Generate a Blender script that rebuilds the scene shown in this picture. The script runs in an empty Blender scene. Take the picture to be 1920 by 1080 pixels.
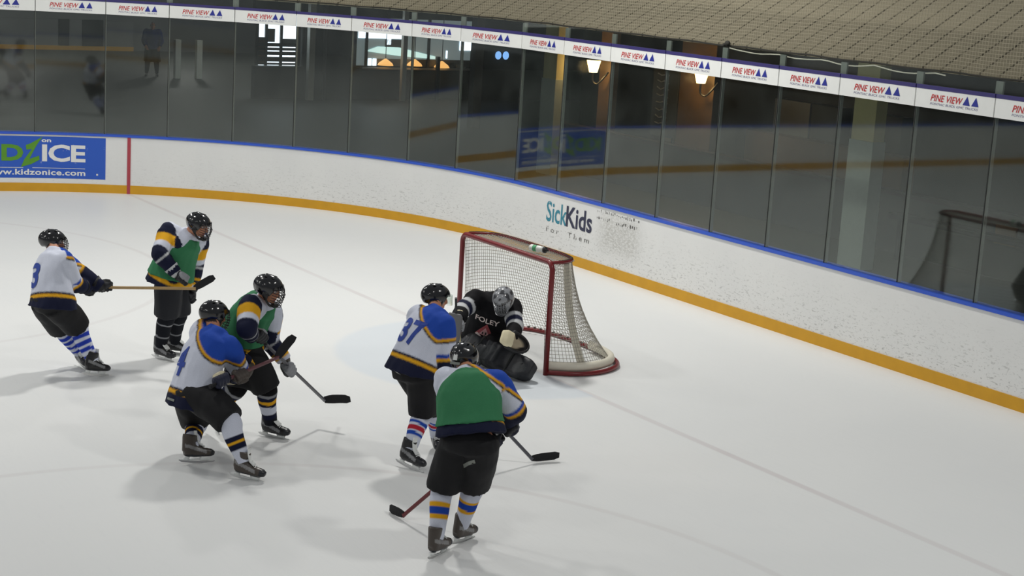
import bpy, bmesh, math, random
from math import sin, cos, pi, radians, sqrt, atan2, hypot
from mathutils import Vector as V, Matrix, noise
from mathutils.bvhtree import BVHTree
random.seed(4)
SC = bpy.context.scene
COL = SC.collection
ROOT = {}            # object -> world location of its thing's base

# ------------------------------------------------------------------ materials
def lin(r, g, b):
    f = lambda c: c/255/12.92 if c/255 <= .04045 else ((c/255+.055)/1.055)**2.4
    return (f(r), f(g), f(b), 1)
def nodes(name):
    m = bpy.data.materials.new(name); m.use_nodes = True
    nt = m.node_tree
    return m, nt, nt.nodes['Principled BSDF'], nt.nodes.new, nt.links.new
def plain(name, col, rough=.6, metal=0, spec=.5, var=.08, scale=12, bump=0):
    m, nt, b, N, L = nodes(name)
    tc = N('ShaderNodeTexCoord'); nz = N('ShaderNodeTexNoise'); nz.inputs['Scale'].default_value = scale; nz.inputs['Detail'].default_value = 4
    L(tc.outputs['Object'], nz.inputs['Vector'])
    mx = N('ShaderNodeMix'); mx.data_type = 'RGBA'
    mx.inputs['A'].default_value = tuple(c*(1-var) for c in col[:3])+(1,); mx.inputs['B'].default_value = tuple(min(1, c*(1+var)) for c in col[:3])+(1,)
    L(nz.outputs['Fac'], mx.inputs['Factor']); L(mx.outputs['Result'], b.inputs['Base Color'])
    b.inputs['Roughness'].default_value = rough; b.inputs['Metallic'].default_value = metal; b.inputs['Specular IOR Level'].default_value = spec
    if bump:
        bp = N('ShaderNodeBump'); bp.inputs['Strength'].default_value = bump; bp.inputs['Distance'].default_value = .01
        L(nz.outputs['Fac'], bp.inputs['Height']); L(bp.outputs['Normal'], b.inputs['Normal'])
    return m
def painted(name, rough, spec=.3, bump=.25, scale=160, coat=0):
    m, nt, b, N, L = nodes(name)
    at = N('ShaderNodeAttribute'); at.attribute_name = 'Col'
    tc = N('ShaderNodeTexCoord'); nz = N('ShaderNodeTexNoise'); nz.inputs['Scale'].default_value = scale
    L(tc.outputs['Object'], nz.inputs['Vector'])
    mr = N('ShaderNodeMapRange'); mr.inputs['To Min'].default_value = .88; mr.inputs['To Max'].default_value = 1.1
    L(nz.outputs['Fac'], mr.inputs['Value'])
    mx = N('ShaderNodeMix'); mx.data_type = 'RGBA'; mx.blend_type = 'MULTIPLY'; mx.inputs['Factor'].default_value = 1
    L(at.outputs['Color'], mx.inputs['A']); L(mr.outputs['Result'], mx.inputs['B']); L(mx.outputs['Result'], b.inputs['Base Color'])
    b.inputs['Roughness'].default_value = rough; b.inputs['Specular IOR Level'].default_value = spec
    b.inputs['Coat Weight'].default_value = coat; b.inputs['Coat Roughness'].default_value = .12
    bp = N('ShaderNodeBump'); bp.inputs['Strength'].default_value = bump; bp.inputs['Distance'].default_value = .004
    L(nz.outputs['Fac'], bp.inputs['Height']); L(bp.outputs['Normal'], b.inputs['Normal'])
    return m
def emit(name, col, s):
    m, nt, b, N, L = nodes(name)
    b.inputs['Base Color'].default_value = col; b.inputs['Emission Color'].default_value = col; b.inputs['Emission Strength'].default_value = s
    return m

def mathn(N, L, op, a, b=None, c=None):
    n = N('ShaderNodeMath'); n.operation = op
    for i, x in enumerate((a, b, c)):
        if x is None: continue
        if isinstance(x, (int, float)): n.inputs[i].default_value = x
        else: L(x, n.inputs[i])
    return n.outputs[0]
def mixc(N, L, fac, a, b, blend='MIX'):
    n = N('ShaderNodeMix'); n.data_type = 'RGBA'; n.blend_type = blend
    for k, x in (('Factor', fac), ('A', a), ('B', b)):
        if isinstance(x, (int, float, tuple)): n.inputs[k].default_value = x
        else: L(x, n.inputs[k])
    return n.outputs['Result']

def ice_mat():
    m, nt, b, N, L = nodes('ice')
    g = N('ShaderNodeNewGeometry'); sp = N('ShaderNodeSeparateXYZ'); L(g.outputs['Position'], sp.inputs[0])
    x, y = sp.outputs['X'], sp.outputs['Y']
    nz = N('ShaderNodeTexNoise'); nz.inputs['Scale'].default_value = .35; nz.inputs['Detail'].default_value = 5
    L(g.outputs['Position'], nz.inputs['Vector'])
    mpn = N('ShaderNodeMapping'); mpn.inputs['Scale'].default_value = (1.2, 9, 1); mpn.inputs['Rotation'].default_value = (0, 0, .5)
    L(g.outputs['Position'], mpn.inputs['Vector'])
    sc = N('ShaderNodeTexNoise'); sc.inputs['Scale'].default_value = 2.5; sc.inputs['Detail'].default_value = 6; L(mpn.outputs[0], sc.inputs['Vector'])
    base = mixc(N, L, nz.outputs['Fac'], (.72, .735, .735, 1), (.80, .80, .785, 1))
    sm = N('ShaderNodeMapRange'); sm.inputs['From Min'].default_value = .55; sm.inputs['From Max'].default_value = .75; sm.inputs['To Max'].default_value = .10
    L(sc.outputs['Fac'], sm.inputs['Value'])
    base = mixc(N, L, sm.outputs[0], base, (.62, .64, .65, 1))
    def band(d, half, soft):     # 1 inside |d|<half
        a = mathn(N, L, 'ABSOLUTE', d)
        r = N('ShaderNodeMapRange'); r.interpolation_type = 'SMOOTHSTEP'
        r.inputs['From Min'].default_value = half+soft; r.inputs['From Max'].default_value = half-soft*.2
        L(a, r.inputs['Value']); return r.outputs[0]
    wear = N('ShaderNodeMapRange'); wear.inputs['From Min'].default_value = .3; wear.inputs['From Max'].default_value = .7; wear.inputs['To Min'].default_value = .35; wear.inputs['To Max'].default_value = 1
    L(nz.outputs['Fac'], wear.inputs['Value'])
    # goal line under the frosted surface
    gl = mathn(N, L, 'MULTIPLY', band(y, .03, .03), mathn(N, L, 'MULTIPLY', wear.outputs[0], .45))
    base = mixc(N, L, gl, base, (.50, .42, .43, 1))
    for cx in (6.7, -6.7):
        dx = mathn(N, L, 'ADD', x, -cx); dy = mathn(N, L, 'ADD', y, 6.2)
        r = mathn(N, L, 'SQRT', mathn(N, L, 'ADD', mathn(N, L, 'MULTIPLY', dx, dx), mathn(N, L, 'MULTIPLY', dy, dy)))
        f = mathn(N, L, 'MULTIPLY', band(mathn(N, L, 'ADD', r, -4.5), .025, .035), mathn(N, L, 'MULTIPLY', wear.outputs[0], .28))
        base = mixc(N, L, f, base, (.50, .44, .44, 1))
    # crease: pale blue half disc in front of the goal
    r = mathn(N, L, 'SQRT', mathn(N, L, 'ADD', mathn(N, L, 'MULTIPLY', x, x), mathn(N, L, 'MULTIPLY', y, y)))
    f = mathn(N, L, 'MULTIPLY', mathn(N, L, 'LESS_THAN', y, 0), band(r, 1.83, .12))
    base = mixc(N, L, mathn(N, L, 'MULTIPLY', f, .42), base, (.58, .66, .75, 1))
    L(base, b.inputs['Base Color']); b.inputs['Roughness'].default_value = .42; b.inputs['Specular IOR Level'].default_value = .25
    bp = N('ShaderNodeBump'); bp.inputs['Strength'].default_value = .08; bp.inputs['Distance'].default_value = .02
    L(sc.outputs['Fac'], bp.inputs['Height']); L(bp.outputs['Normal'], b.inputs['Normal'])
    return m

def board_mat():
    m, nt, b, N, L = nodes('board_white')
    uv = N('ShaderNodeUVMap'); uv.uv_map = 'UVMap'
    sp = N('ShaderNodeSeparateXYZ'); L(uv.outputs[0], sp.inputs[0])
    s, z = sp.outputs['X'], sp.outputs['Y']
    nz = N('ShaderNodeTexNoise'); nz.inputs['Scale'].default_value = 1.2; nz.inputs['Detail'].default_value = 4; L(uv.outputs[0], nz.inputs['Vector'])
    base = mixc(N, L, nz.outputs['Fac'], (.66, .665, .66, 1), (.76, .76, .74, 1))
    def flecks(rot, sx, sy, scale, lo, hi):
        mp = N('ShaderNodeMapping'); mp.inputs['Rotation'].default_value = (0, 0, rot); mp.inputs['Scale'].default_value = (sx, sy, 1); L(uv.outputs[0], mp.inputs['Vector'])
        n = N('ShaderNodeTexNoise'); n.inputs['Scale'].default_value = scale; n.inputs['Detail'].default_value = 3; n.inputs['Distortion'].default_value = .6; L(mp.outputs[0], n.inputs['Vector'])
        r = N('ShaderNodeMapRange'); r.inputs['From Min'].default_value = lo; r.inputs['From Max'].default_value = hi; L(n.outputs['Fac'], r.inputs['Value'])
        return r.outputs[0]
    f1 = flecks(.5, 9, 40, 1.0, .62, .70); f2 = flecks(-.7, 10, 34, 1.1, .63, .71); f3 = flecks(.15, 22, 30, 1.2, .60, .70)
    f = mathn(N, L, 'MAXIMUM', mathn(N, L, 'MAXIMUM', f1, f2), f3)
    hz = N('ShaderNodeMapRange'); hz.inputs['From Min'].default_value = .85; hz.inputs['From Max'].default_value = .22; hz.inputs['To Min'].default_value = .05; hz.inputs['To Max'].default_value = .62; L(z, hz.inputs['Value'])
    side = N('ShaderNodeMapRange'); side.inputs['From Min'].default_value = 3.5; side.inputs['From Max'].default_value = 9; side.inputs['To Min'].default_value = .25; L(s, side.inputs['Value'])
    k = mathn(N, L, 'MULTIPLY', mathn(N, L, 'MULTIPLY', f, hz.outputs[0]), side.outputs[0])
    base = mixc(N, L, k, base, (.26, .26, .25, 1))
    # grey puck-worn patch where an old notice rubbed off
    def box(c, v, h, soft):
        a = mathn(N, L, 'ABSOLUTE', mathn(N, L, 'ADD', v, -c)); r = N('ShaderNodeMapRange'); r.interpolation_type = 'SMOOTHSTEP'
        r.inputs['From Min'].default_value = h+soft; r.inputs['From Max'].default_value = h-soft; L(a, r.inputs['Value']); return r.outputs[0]
    pt = mathn(N, L, 'MULTIPLY', box(13.98, s, .46, .22), box(.62, z, .26, .16))
    d1 = flecks(.3, 20, 34, 1.1, .46, .62); d2 = flecks(-.4, 16, 26, 1.4, .47, .62)
    pk = mathn(N, L, 'MULTIPLY', pt, mathn(N, L, 'ADD', mathn(N, L, 'MULTIPLY', mathn(N, L, 'MAXIMUM', d1, d2), .5), .14))
    base = mixc(N, L, pk, base, (.36, .35, .32, 1))
    L(base, b.inputs['Base Color']); b.inputs['Roughness'].default_value = .38
    return m

def worn(name, col, wornf=.55, bg=(.68, .68, .66, 1), scale=7):
    m, nt, b, N, L = nodes(name)
    tc = N('ShaderNodeTexCoord'); n = N('ShaderNodeTexNoise'); n.inputs['Scale'].default_value = scale; n.inputs['Detail'].default_value = 6; n.inputs['Roughness'].default_value = .7
    L(tc.outputs['Object'], n.inputs['Vector'])
    r = N('ShaderNodeMapRange'); r.inputs['From Min'].default_value = wornf; r.inputs['From Max'].default_value = wornf+.07; L(n.outputs['Fac'], r.inputs['Value'])
    L(mixc(N, L, r.outputs[0], col, bg), b.inputs['Base Color']); b.inputs['Roughness'].default_value = .45
    return m

def glass_mat():
    m, nt, b, N, L = nodes('rink_glass')
    nt.nodes.remove(b); out = nt.nodes['Material Output']
    g = N('ShaderNodeNewGeometry')
    ior = N('ShaderNodeMapRange'); ior.inputs['To Min'].default_value = 1.52; ior.inputs['To Max'].default_value = 1/1.52; L(g.outputs['Backfacing'], ior.inputs['Value'])
    fr = N('ShaderNodeFresnel'); L(ior.outputs[0], fr.inputs['IOR'])
    tr = N('ShaderNodeBsdfTransparent'); tr.inputs['Color'].default_value = (.93, .955, .94, 1)
    gl = N('ShaderNodeBsdfGlossy'); gl.inputs['Roughness'].default_value = .035; gl.inputs['Color'].default_value = (.93, .98, .95, 1)
    fb = mathn(N, L, 'MULTIPLY', fr.outputs[0], 1.2); mx = N('ShaderNodeMixShader'); L(fb, mx.inputs[0]); L(tr.outputs[0], mx.inputs[1]); L(gl.outputs[0], mx.inputs[2])
    # fine scratches that catch a little light
    tc = N('ShaderNodeTexCoord'); n = N('ShaderNodeTexNoise'); n.inputs['Scale'].default_value = 1.6; n.inputs['Detail'].default_value = 5; L(tc.outputs['Object'], n.inputs['Vector'])
    r = N('ShaderNodeMapRange'); r.inputs['From Min'].default_value = .3; r.inputs['From Max'].default_value = .75; r.inputs['To Min'].default_value = .003; r.inputs['To Max'].default_value = .024; L(n.outputs['Fac'], r.inputs['Value'])
    df = N('ShaderNodeBsdfDiffuse'); df.inputs['Color'].default_value = (.55, .60, .57, 1)
    m2 = N('ShaderNodeMixShader'); L(r.outputs[0], m2.inputs[0]); L(mx.outputs[0], m2.inputs[1]); L(df.outputs[0], m2.inputs[2])
    L(m2.outputs[0], out.inputs['Surface'])
    return m

def canopy_mat():
    m, nt, b, N, L = nodes('canopy_sheet')
    g = N('ShaderNodeNewGeometry'); sp = N('ShaderNodeSeparateXYZ'); L(g.outputs['Position'], sp.inputs[0])
    nz = N('ShaderNodeTexNoise'); nz.inputs['Scale'].default_value = .9; nz.inputs['Detail'].default_value = 5; L(g.outputs['Position'], nz.inputs['Vector'])
    base = mixc(N, L, nz.outputs['Fac'], lin(128, 122, 104), lin(156, 148, 126))
    fr = mathn(N, L, 'FRACT', mathn(N, L, 'MULTIPLY', sp.outputs['X'], 1/.285))
    ln = mathn(N, L, 'LESS_THAN', fr, .13)
    w = N('ShaderNodeTexNoise'); w.inputs['Scale'].default_value = 9; L(g.outputs['Position'], w.inputs['Vector'])
    wr = N('ShaderNodeMapRange'); wr.inputs['From Min'].default_value = .35; wr.inputs['From Max'].default_value = .6; wr.inputs['To Min'].default_value = .35; wr.inputs['To Max'].default_value = .9; L(w.outputs['Fac'], wr.inputs['Value'])
    base = mixc(N, L, mathn(N, L, 'MULTIPLY', ln, wr.outputs[0]), base, lin(58, 54, 44))
    L(base, b.inputs['Base Color']); b.inputs['Roughness'].default_value = .8; b.inputs['Specular IOR Level'].default_value = .1
    return m

M = dict(
 ice=ice_mat(), board=board_mat(), glass=glass_mat(), canopy=canopy_mat(),
 kick=plain('kick_yellow', lin(200, 148, 22), .45, var=.14, scale=5), cap=plain('cap_blue', lin(44, 84, 190), .4),
 redline=plain('board_red', lin(165, 60, 72), .5), blue_ad=worn('advert_blue', lin(36, 84, 182), .66, (.55, .58, .66, 1), 9),
 white_ink=plain('ink_white', (.72, .72, .70, 1), .5), green_ink=plain('ink_green', lin(84, 142, 30), .5),
 teal=worn('ink_teal', lin(48, 128, 148), .60), navy_ink=worn('ink_navy', lin(40, 44, 70), .62), faint_ink=worn('ink_faint', lin(96, 94, 92), .50, scale=14),
 strip=plain('strip_white', lin(226, 227, 224), .45, var=.03), strip_navy=plain('strip_navy', lin(52, 46, 104), .45),
 red_ink=plain('ink_red', lin(186, 40, 44), .5), navy_tri=plain('ink_blue', lin(34, 44, 138), .5), grey_ink=plain('ink_grey', lin(120, 118, 150), .5),
 alu=plain('aluminium', lin(128, 132, 126), .45, .3), gasket=plain('gasket', lin(38, 40, 38), .7),
 rope=plain('rope_white', lin(196, 192, 176), .8), rope_dark=plain('rope_dark', lin(46, 44, 38), .8), netting=plain('netting_tan', lin(146, 139, 119), .85),
 concrete=plain('hall_floor', lin(72, 74, 70), .55, var=.15, scale=1.5), hall=plain('hall_wall', lin(66, 68, 64), .8, var=.12, scale=2),
 dark=plain('hall_dark', lin(34, 36, 34), .7, var=.2, scale=2), brown=plain('wood_brown', lin(104, 78, 46), .6, var=.25, scale=6),
 railw=plain('rail_brown', lin(46, 36, 33), .5), grey_panel=plain('grey_panel', lin(120, 122, 122), .6), cream=plain('column_cream', lin(236, 226, 165), .7), colgrey=plain('column_grey', lin(206, 218, 208), .6),
 pale=plain('pale_post', lin(240, 240, 226), .6), black=plain('black_paint', lin(20, 20, 22), .4), chalk=plain('chalk', lin(170, 170, 165), .7),
 winglow=emit('window_daylight', (.78, .88, 1, 1), 2.2), windim=emit('window_dim', (.36, .44, .46, 1), .32), wincyan=emit('window_cyan', (.62, .88, .86, 1), 1.0),
 amber=emit('lamp_amber', (1, .50, .15, 1), 1.15), warm=emit('lamp_warm', (1, .74, .34, 1), 4.5), bluelamp=emit('lamp_blue', (.25, .5, 1, 1), 1.2),
 goal_red=plain('goal_red', lin(112, 24, 28), .32, var=.2, scale=9), goal_net=plain('goal_net', lin(160, 155, 144), .8), lace=plain('net_lace', lin(56, 40, 36), .8), pad_white=plain('net_pad', lin(214, 208, 192), .6),
 bottle=plain('bottle_white', lin(222, 226, 220), .35), bottle_green=plain('bottle_label', lin(80, 160, 110), .5),
 cloth=painted('jersey_knit', .85, .2), shell=painted('pant_shell', .7, .3), sock=painted('knit_sock', .9, .15), skin=painted('skin', .5, .35, .05), leather=painted('glove_leather', .5, .4),
 boot=painted('skate_boot', .38, .5, .1), helmet=painted('helmet_shell', .16, .5, 0, coat=.6), pad=painted('goalie_pad', .5, .4, .2),
 steel=plain('steel', (.62, .62, .62, 1), .28, 1), holder=plain('blade_holder', lin(226, 228, 226), .35), cage=plain('cage_wire', lin(60, 60, 62), .35, .6), cagelight=plain('cage_light', lin(150, 152, 155), .3, .7),
 num=plain('number_blue', lin(40, 66, 150), .8), num_white=plain('letter_white', lin(214, 200, 196), .8), pink=plain('emblem_red', lin(150, 70, 76), .8), pink2=plain('emblem_pale', lin(196, 150, 152), .8),
 wood=plain('stick_wood', lin(172, 142, 96), .5, scale=30), maroon=plain('stick_maroon', lin(96, 52, 58), .4), stick_grey=plain('stick_grey', lin(86, 86, 92), .35), stick_black=plain('stick_black', lin(24, 24, 28), .5), tape=plain('blade_tape', lin(18, 18, 22), .8, bump=.3, scale=60), red_shaft=plain('stick_red', lin(104, 36, 40), .4), cream_shaft=plain('stick_cream', lin(196, 186, 140), .5),
)

# ------------------------------------------------------------------ object helpers
def thing(name, label, cat, loc=(0, 0, 0), group=None):
    o = bpy.data.objects.new(name, None); COL.objects.link(o); o.location = loc; o.empty_display_size = .2
    o['label'] = label; o['category'] = cat
    if group: o['group'] = group
    ROOT[o.name] = V(loc); return o
def obj(name, vf, mat, parent=None, smooth=False, cols=None, uvs=None):
    vs, fs = vf
    off = ROOT[parent.name] if parent else V((0, 0, 0))
    me = bpy.data.meshes.new(name); me.from_pydata([tuple(V(v)-off) for v in vs], [], fs); me.update()
    me.materials.append(mat)
    if smooth: me.polygons.foreach_set('use_smooth', [True]*len(me.polygons))
    if cols is not None:
        a = me.color_attributes.new('Col', 'FLOAT_COLOR', 'POINT')
        a.data.foreach_set('color', [c for q in cols for c in (q[0], q[1], q[2], 1.0)])
    if uvs is not None:
        u = me.uv_layers.new(name='UVMap')
        for i, l in enumerate(me.loops): u.data[i].uv = uvs[l.vertex_index]
    o = bpy.data.objects.new(name, me); COL.objects.link(o)
    if parent: o.parent = parent; ROOT[o.name] = off
    else: ROOT[o.name] = V((0, 0, 0))
    return o
def struct(name, vf, mat, **k):
    o = obj(name, vf, mat, **k); o['kind'] = 'structure'; return o
def tag(o, label, cat, group=None):
    o['label'] = label; o['category'] = cat
    if group: o['group'] = group
    return o

class MB:
    def __init__(s): s.v, s.f = [], []
    def add(s, vs, fs):
        n = len(s.v); s.v += [V(v) for v in vs]; s.f += [tuple(i+n for i in f) for f in fs]; return s
    @property
    def vf(s): return s.v, s.f
    def box(s, lo, hi, T=None):
        c = [V((x, y, z)) for x in (lo[0], hi[0]) for y in (lo[1], hi[1]) for z in (lo[2], hi[2])]
        if T: c = [T @ p for p in c]
        return s.add(c, [(0, 1, 3, 2), (4, 6, 7, 5), (0, 4, 5, 1), (2, 3, 7, 6), (0, 2, 6, 4), (1, 5, 7, 3)])
    def obox(s, c, ax, ay, az, hx, hy, hz):
        ax, ay, az = V(ax).normalized(), V(ay).normalized(), V(az).normalized()
        T = Matrix(((ax.x, ay.x, az.x, c[0]), (ax.y, ay.y, az.y, c[1]), (ax.z, ay.z, az.z, c[2]), (0, 0, 0, 1)))
        return s.box((-hx, -hy, -hz), (hx, hy, hz), T)
    def loft(s, cs, rs, lat=None, n=14, caps=True, closed=False, power=2.0):
        cs = [V(c) for c in cs]; k = len(cs); rings = []
        prev = None
        for i, c in enumerate(cs):
            a = cs[(i-1) % k] if (i > 0 or closed) else c; b = cs[(i+1) % k] if (i < k-1 or closed) else c
            t = (b-a).normalized()
            l = V(lat[i]) if isinstance(lat, list) else (V(lat) if lat is not None else (prev if prev is not None else (V((0, 0, 1)) if abs(t.z) < .8 else V((1, 0, 0)))))
            l = l - t*l.dot(t)
            if l.length < 1e-6: l = t.orthogonal()
            l.normalize(); prev = l; nn = t.cross(l)
            r = rs[i] if isinstance(rs, list) else rs
            rx, ry = r if isinstance(r, (list, tuple)) else (r, r)
            ring = []
            for j in range(n):
                A = 2*pi*j/n; ca, sa = cos(A), sin(A)
                if power != 2:
                    ca = math.copysign(abs(ca)**(2/power), ca); sa = math.copysign(abs(sa)**(2/power), sa)
                ring.append(c+l*(rx*ca)+nn*(ry*sa))
            rings.append(ring)
        vs = [p for r in rings for p in r]; fs = []
        for i in range(k if closed else k-1):
            for j in range(n):
                i2 = (i+1) % k
                fs.append((i*n+j, i*n+(j+1) % n, i2*n+(j+1) % n, i2*n+j))
        if caps and not closed:
            vs += [cs[0], cs[-1]]; a = len(vs)-2
            for j in range(n):
                fs.append((a, (j+1) % n, j)); fs.append((a+1, (k-1)*n+j, (k-1)*n+(j+1) % n))
        return s.add(vs, fs)
    def ball(s, c, r, ax=(1, 0, 0), up=(0, 0, 1), nu=14, nv=9):
        ax = V(ax).normalized(); up = V(up); up = (up-ax*up.dot(ax)).normalized(); sd = up.cross(ax)
        rx, ry, rz = r if isinstance(r, (tuple, list)) else (r, r, r)
        vs = [V(c)+up*rz]; fs = []
        for i in range(1, nv):
            th = pi*i/nv
            for j in range(nu):
                A = 2*pi*j/nu; vs.append(V(c)+ax*(rx*sin(th)*cos(A))+sd*(ry*sin(th)*sin(A))+up*(rz*cos(th)))
        vs.append(V(c)-up*rz)
        for j in range(nu):
            fs.append((0, 1+j, 1+(j+1) % nu)); b = 1+(nv-2)*nu; fs.append((len(vs)-1, b+(j+1) % nu, b+j))
        for i in range(nv-2):
            for j in range(nu):
                a = 1+i*nu; fs.append((a+j, a+nu+j, a+nu+(j+1) % nu, a+(j+1) % nu))
        return s.add(vs, fs)

def smoothline(pts, k=4):
    pts = [V(p) for p in pts]; out = []
    for i in range(len(pts)-1):
        a, b, c, d = pts[max(0, i-1)], pts[i], pts[i+1], pts[min(len(pts)-1, i+2)]
        for j in range(k):
            t = j/k
            out.append(.5*((2*b)+(c-a)*t+(2*a-5*b+4*c-d)*t*t+(3*b-a-3*c+d)*t*t*t))
    out.append(pts[-1]); return out
def lerp_list(rs, k=4):
    out = []
    for i in range(len(rs)-1):
        for j in range(k):
            t = j/k; a, b = rs[i], rs[i+1]
            a = a if isinstance(a, tuple) else (a, a); b = b if isinstance(b, tuple) else (b, b)
            out.append((a[0]+(b[0]-a[0])*t, a[1]+(b[1]-a[1])*t))
    e = rs[-1]; out.append(e if isinstance(e, tuple) else (e, e)); return out

def fuse(mb, voxel=.014, it=4, fac=.5):
    """one continuous skin from overlapping closed pieces"""
    me = bpy.data.meshes.new('tmp'); me.from_pydata([tuple(v) for v in mb.v], [], mb.f); me.update()
    bm = bmesh.new(); bm.from_mesh(me); bmesh.ops.recalc_face_normals(bm, faces=bm.faces); bm.to_mesh(me); bm.free()
    o = bpy.data.objects.new('tmp', me); COL.objects.link(o)
    r = o.modifiers.new('r', 'REMESH'); r.mode = 'VOXEL'; r.voxel_size = voxel
    if it:
        s = o.modifiers.new('s', 'SMOOTH'); s.iterations = it; s.factor = fac
    dg = bpy.context.evaluated_depsgraph_get(); dg.update()
    ev = o.evaluated_get(dg); m2 = ev.to_mesh()
    vs = [v.co.copy() for v in m2.vertices]; fs = [tuple(p.vertices) for p in m2.polygons]
    ev.to_mesh_clear(); bpy.data.objects.remove(o); bpy.data.meshes.remove(me)
    return vs, fs
def wrinkle(vf, amp=.008, sc=7, seed=0, stretch=(1, 1, .45)):
    vs, fs = vf
    me = bpy.data.meshes.new('t'); me.from_pydata([tuple(v) for v in vs], [], fs); me.update()
    n = [x.vector.copy() for x in me.vertex_normals]; bpy.data.meshes.remove(me)
    out = []
    for v, q in zip(vs, n):
        p = V((v.x*sc*stretch[0]+seed, v.y*sc*stretch[1], v.z*sc*stretch[2]))
        a = noise.noise(p)+.5*noise.noise(p*2.1)
        out.append(v+q*(amp*a))
    return out, fs

def text_vf(body, size=1, shear=0, bold=0, space=1, align='LEFT'):
    c = bpy.data.curves.new('t', 'FONT'); c.body = body; c.size = size; c.shear = shear; c.offset = bold; c.space_character = space; c.align_x = align; c.resolution_u = 3
    o = bpy.data.objects.new('t', c); COL.objects.link(o)
    dg = bpy.context.evaluated_depsgraph_get(); dg.update(); ev = o.evaluated_get(dg); m = ev.to_mesh()
    vs = [v.co.copy() for v in m.vertices]; fs = [tuple(p.vertices) for p in m.polygons]
    ev.to_mesh_clear(); bpy.data.objects.remove(o); bpy.data.curves.remove(c)
    return vs, fs
def fit_text(body, x0, x1, y0, y1, **k):
    vs, fs = text_vf(body, **k)
    ax, bx = min(v.x for v in vs), max(v.x for v in vs); ay, by = min(v.y for v in vs), max(v.y for v in vs)
    return [V((x0+(v.x-ax)/(bx-ax)*(x1-x0), y0+(v.y-ay)/(by-ay)*(y1-y0), 0)) for v in vs], fs
def subdiv(vf, cuts=2):
    me = bpy.data.meshes.new('t'); me.from_pydata([tuple(v) for v in vf[0]], [], vf[1])
    bm = bmesh.new(); bm.from_mesh(me); bmesh.ops.triangulate(bm, faces=bm.faces)
    for _ in range(cuts):
        es = [e for e in bm.edges if e.calc_length() > .03]
        if es: bmesh.ops.subdivide_edges(bm, edges=es, cuts=1); bmesh.ops.triangulate(bm, faces=bm.faces)
    vs = [v.co.copy() for v in bm.verts]; bm.verts.index_update(); fs = [tuple(v.index for v in f.verts) for f in bm.faces]
    bm.free(); bpy.data.meshes.remove(me); return vs, fs
def project(vf2, origin, right, up, nrm, target, off=.006):
    """lay flat lettering onto a cloth surface"""
    bvh = BVHTree.FromPolygons([tuple(v) for v in target[0]], target[1]); out = []
    right, up, nrm = V(right).normalized(), V(up).normalized(), V(nrm).normalized()
    for v in vf2[0]:
        p = V(origin)+right*v.x+up*v.y
        h, n_, i_, d_ = bvh.ray_cast(p+nrm*.6, -nrm)
        out.append((h if h is not None else p)+nrm*off)
    return out, vf2[1]

# ------------------------------------------------------------------ camera
cd = bpy.data.cameras.new('camera'); cam = bpy.data.objects.new('camera', cd); COL.objects.link(cam); SC.camera = cam
CP = V((15.4641, -10.0502, 4.5034)); yaw, pit, rol, FPX = -.98938, .19864, .06061, 3107.26
fw = V((sin(yaw)*cos(pit), cos(yaw)*cos(pit), -sin(pit))); rt = V((cos(yaw), -sin(yaw), 0)); up = rt.cross(fw)
r2 = rt*cos(rol)+up*sin(rol); u2 = up*cos(rol)-rt*sin(rol)
cam.matrix_world = Matrix(((r2.x, u2.x, -fw.x, CP.x), (r2.y, u2.y, -fw.y, CP.y), (r2.z, u2.z, -fw.z, CP.z), (0, 0, 0, 1)))
cd.sensor_width = 36; cd.lens = FPX/1920*36; cd.clip_end = 300
RT = V((rt.x, rt.y, 0)).normalized(); AW = V((fw.x, fw.y, 0)).normalized(); Z = V((0, 0, 1))

# ------------------------------------------------------------------ rink outline
W, D, R = 13.0265, 4.0847, 7.522
CX, CY = W-R, D-R
QL = R*pi/2
def out(s, off=0, z=0):
    """point on the boards: s runs along them from the left corner's start, off is outward"""
    if s < 0: return V((-W-off, CY+s, z))
    if s < QL: a = s/R; return V((-CX-(R+off)*cos(a), CY+(R+off)*sin(a), z))
    s -= QL
    if s < 2*CX: return V((-CX+s, D+off, z))
    s -= 2*CX
    if s < QL: a = s/R; return V((CX+(R+off)*sin(a), CY+(R+off)*cos(a), z))
    s -= QL
    return V((W+off, CY-s, z))
SMAX = 2*QL+2*CX
def srange(a, b, step=.25): 
    n = max(1, int(math.ceil((b-a)/step))); return [a+(b-a)*i/n for i in range(n+1)]
def sweep(ss, prof, closed_prof=True, caps=True):
    """sweep a (off,z) profile along the boards"""
    n = len(prof); vs = [out(s, o, z) for s in ss for o, z in prof]; fs = []; uv = [(s, z) for s in ss for o, z in prof]
    for i in range(len(ss)-1):
        for j in range(n if closed_prof else n-1):
            fs.append((i*n+j, i*n+(j+1) % n, (i+1)*n+(j+1) % n, (i+1)*n+j))
    if caps and closed_prof: fs += [tuple(range(n)), tuple(reversed([(len(ss)-1)*n+j for j in range(n)]))]
    return (vs, fs), uv
LEN = 34
SS = srange(-LEN, 0, 2)+srange(0, QL, .2)[1:]+srange(QL, QL+2*CX, 1)[1:]+srange(QL+2*CX, SMAX, .3)[1:]+srange(SMAX, SMAX+LEN, 2)[1:]
ring = [out(s, .02, 0) for s in SS]
mid = V((0, -20, 0))
struct('floor', ([*ring, V((0, CY-LEN, 0)), V((0, CY, 0))], [(len(ring)+1, i+1, i) for i in range(len(ring)-1)]+[(len(ring)+1, len(ring), len(ring)-1), (len(ring)+1, 0, len(ring))]), M['ice'])

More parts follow.
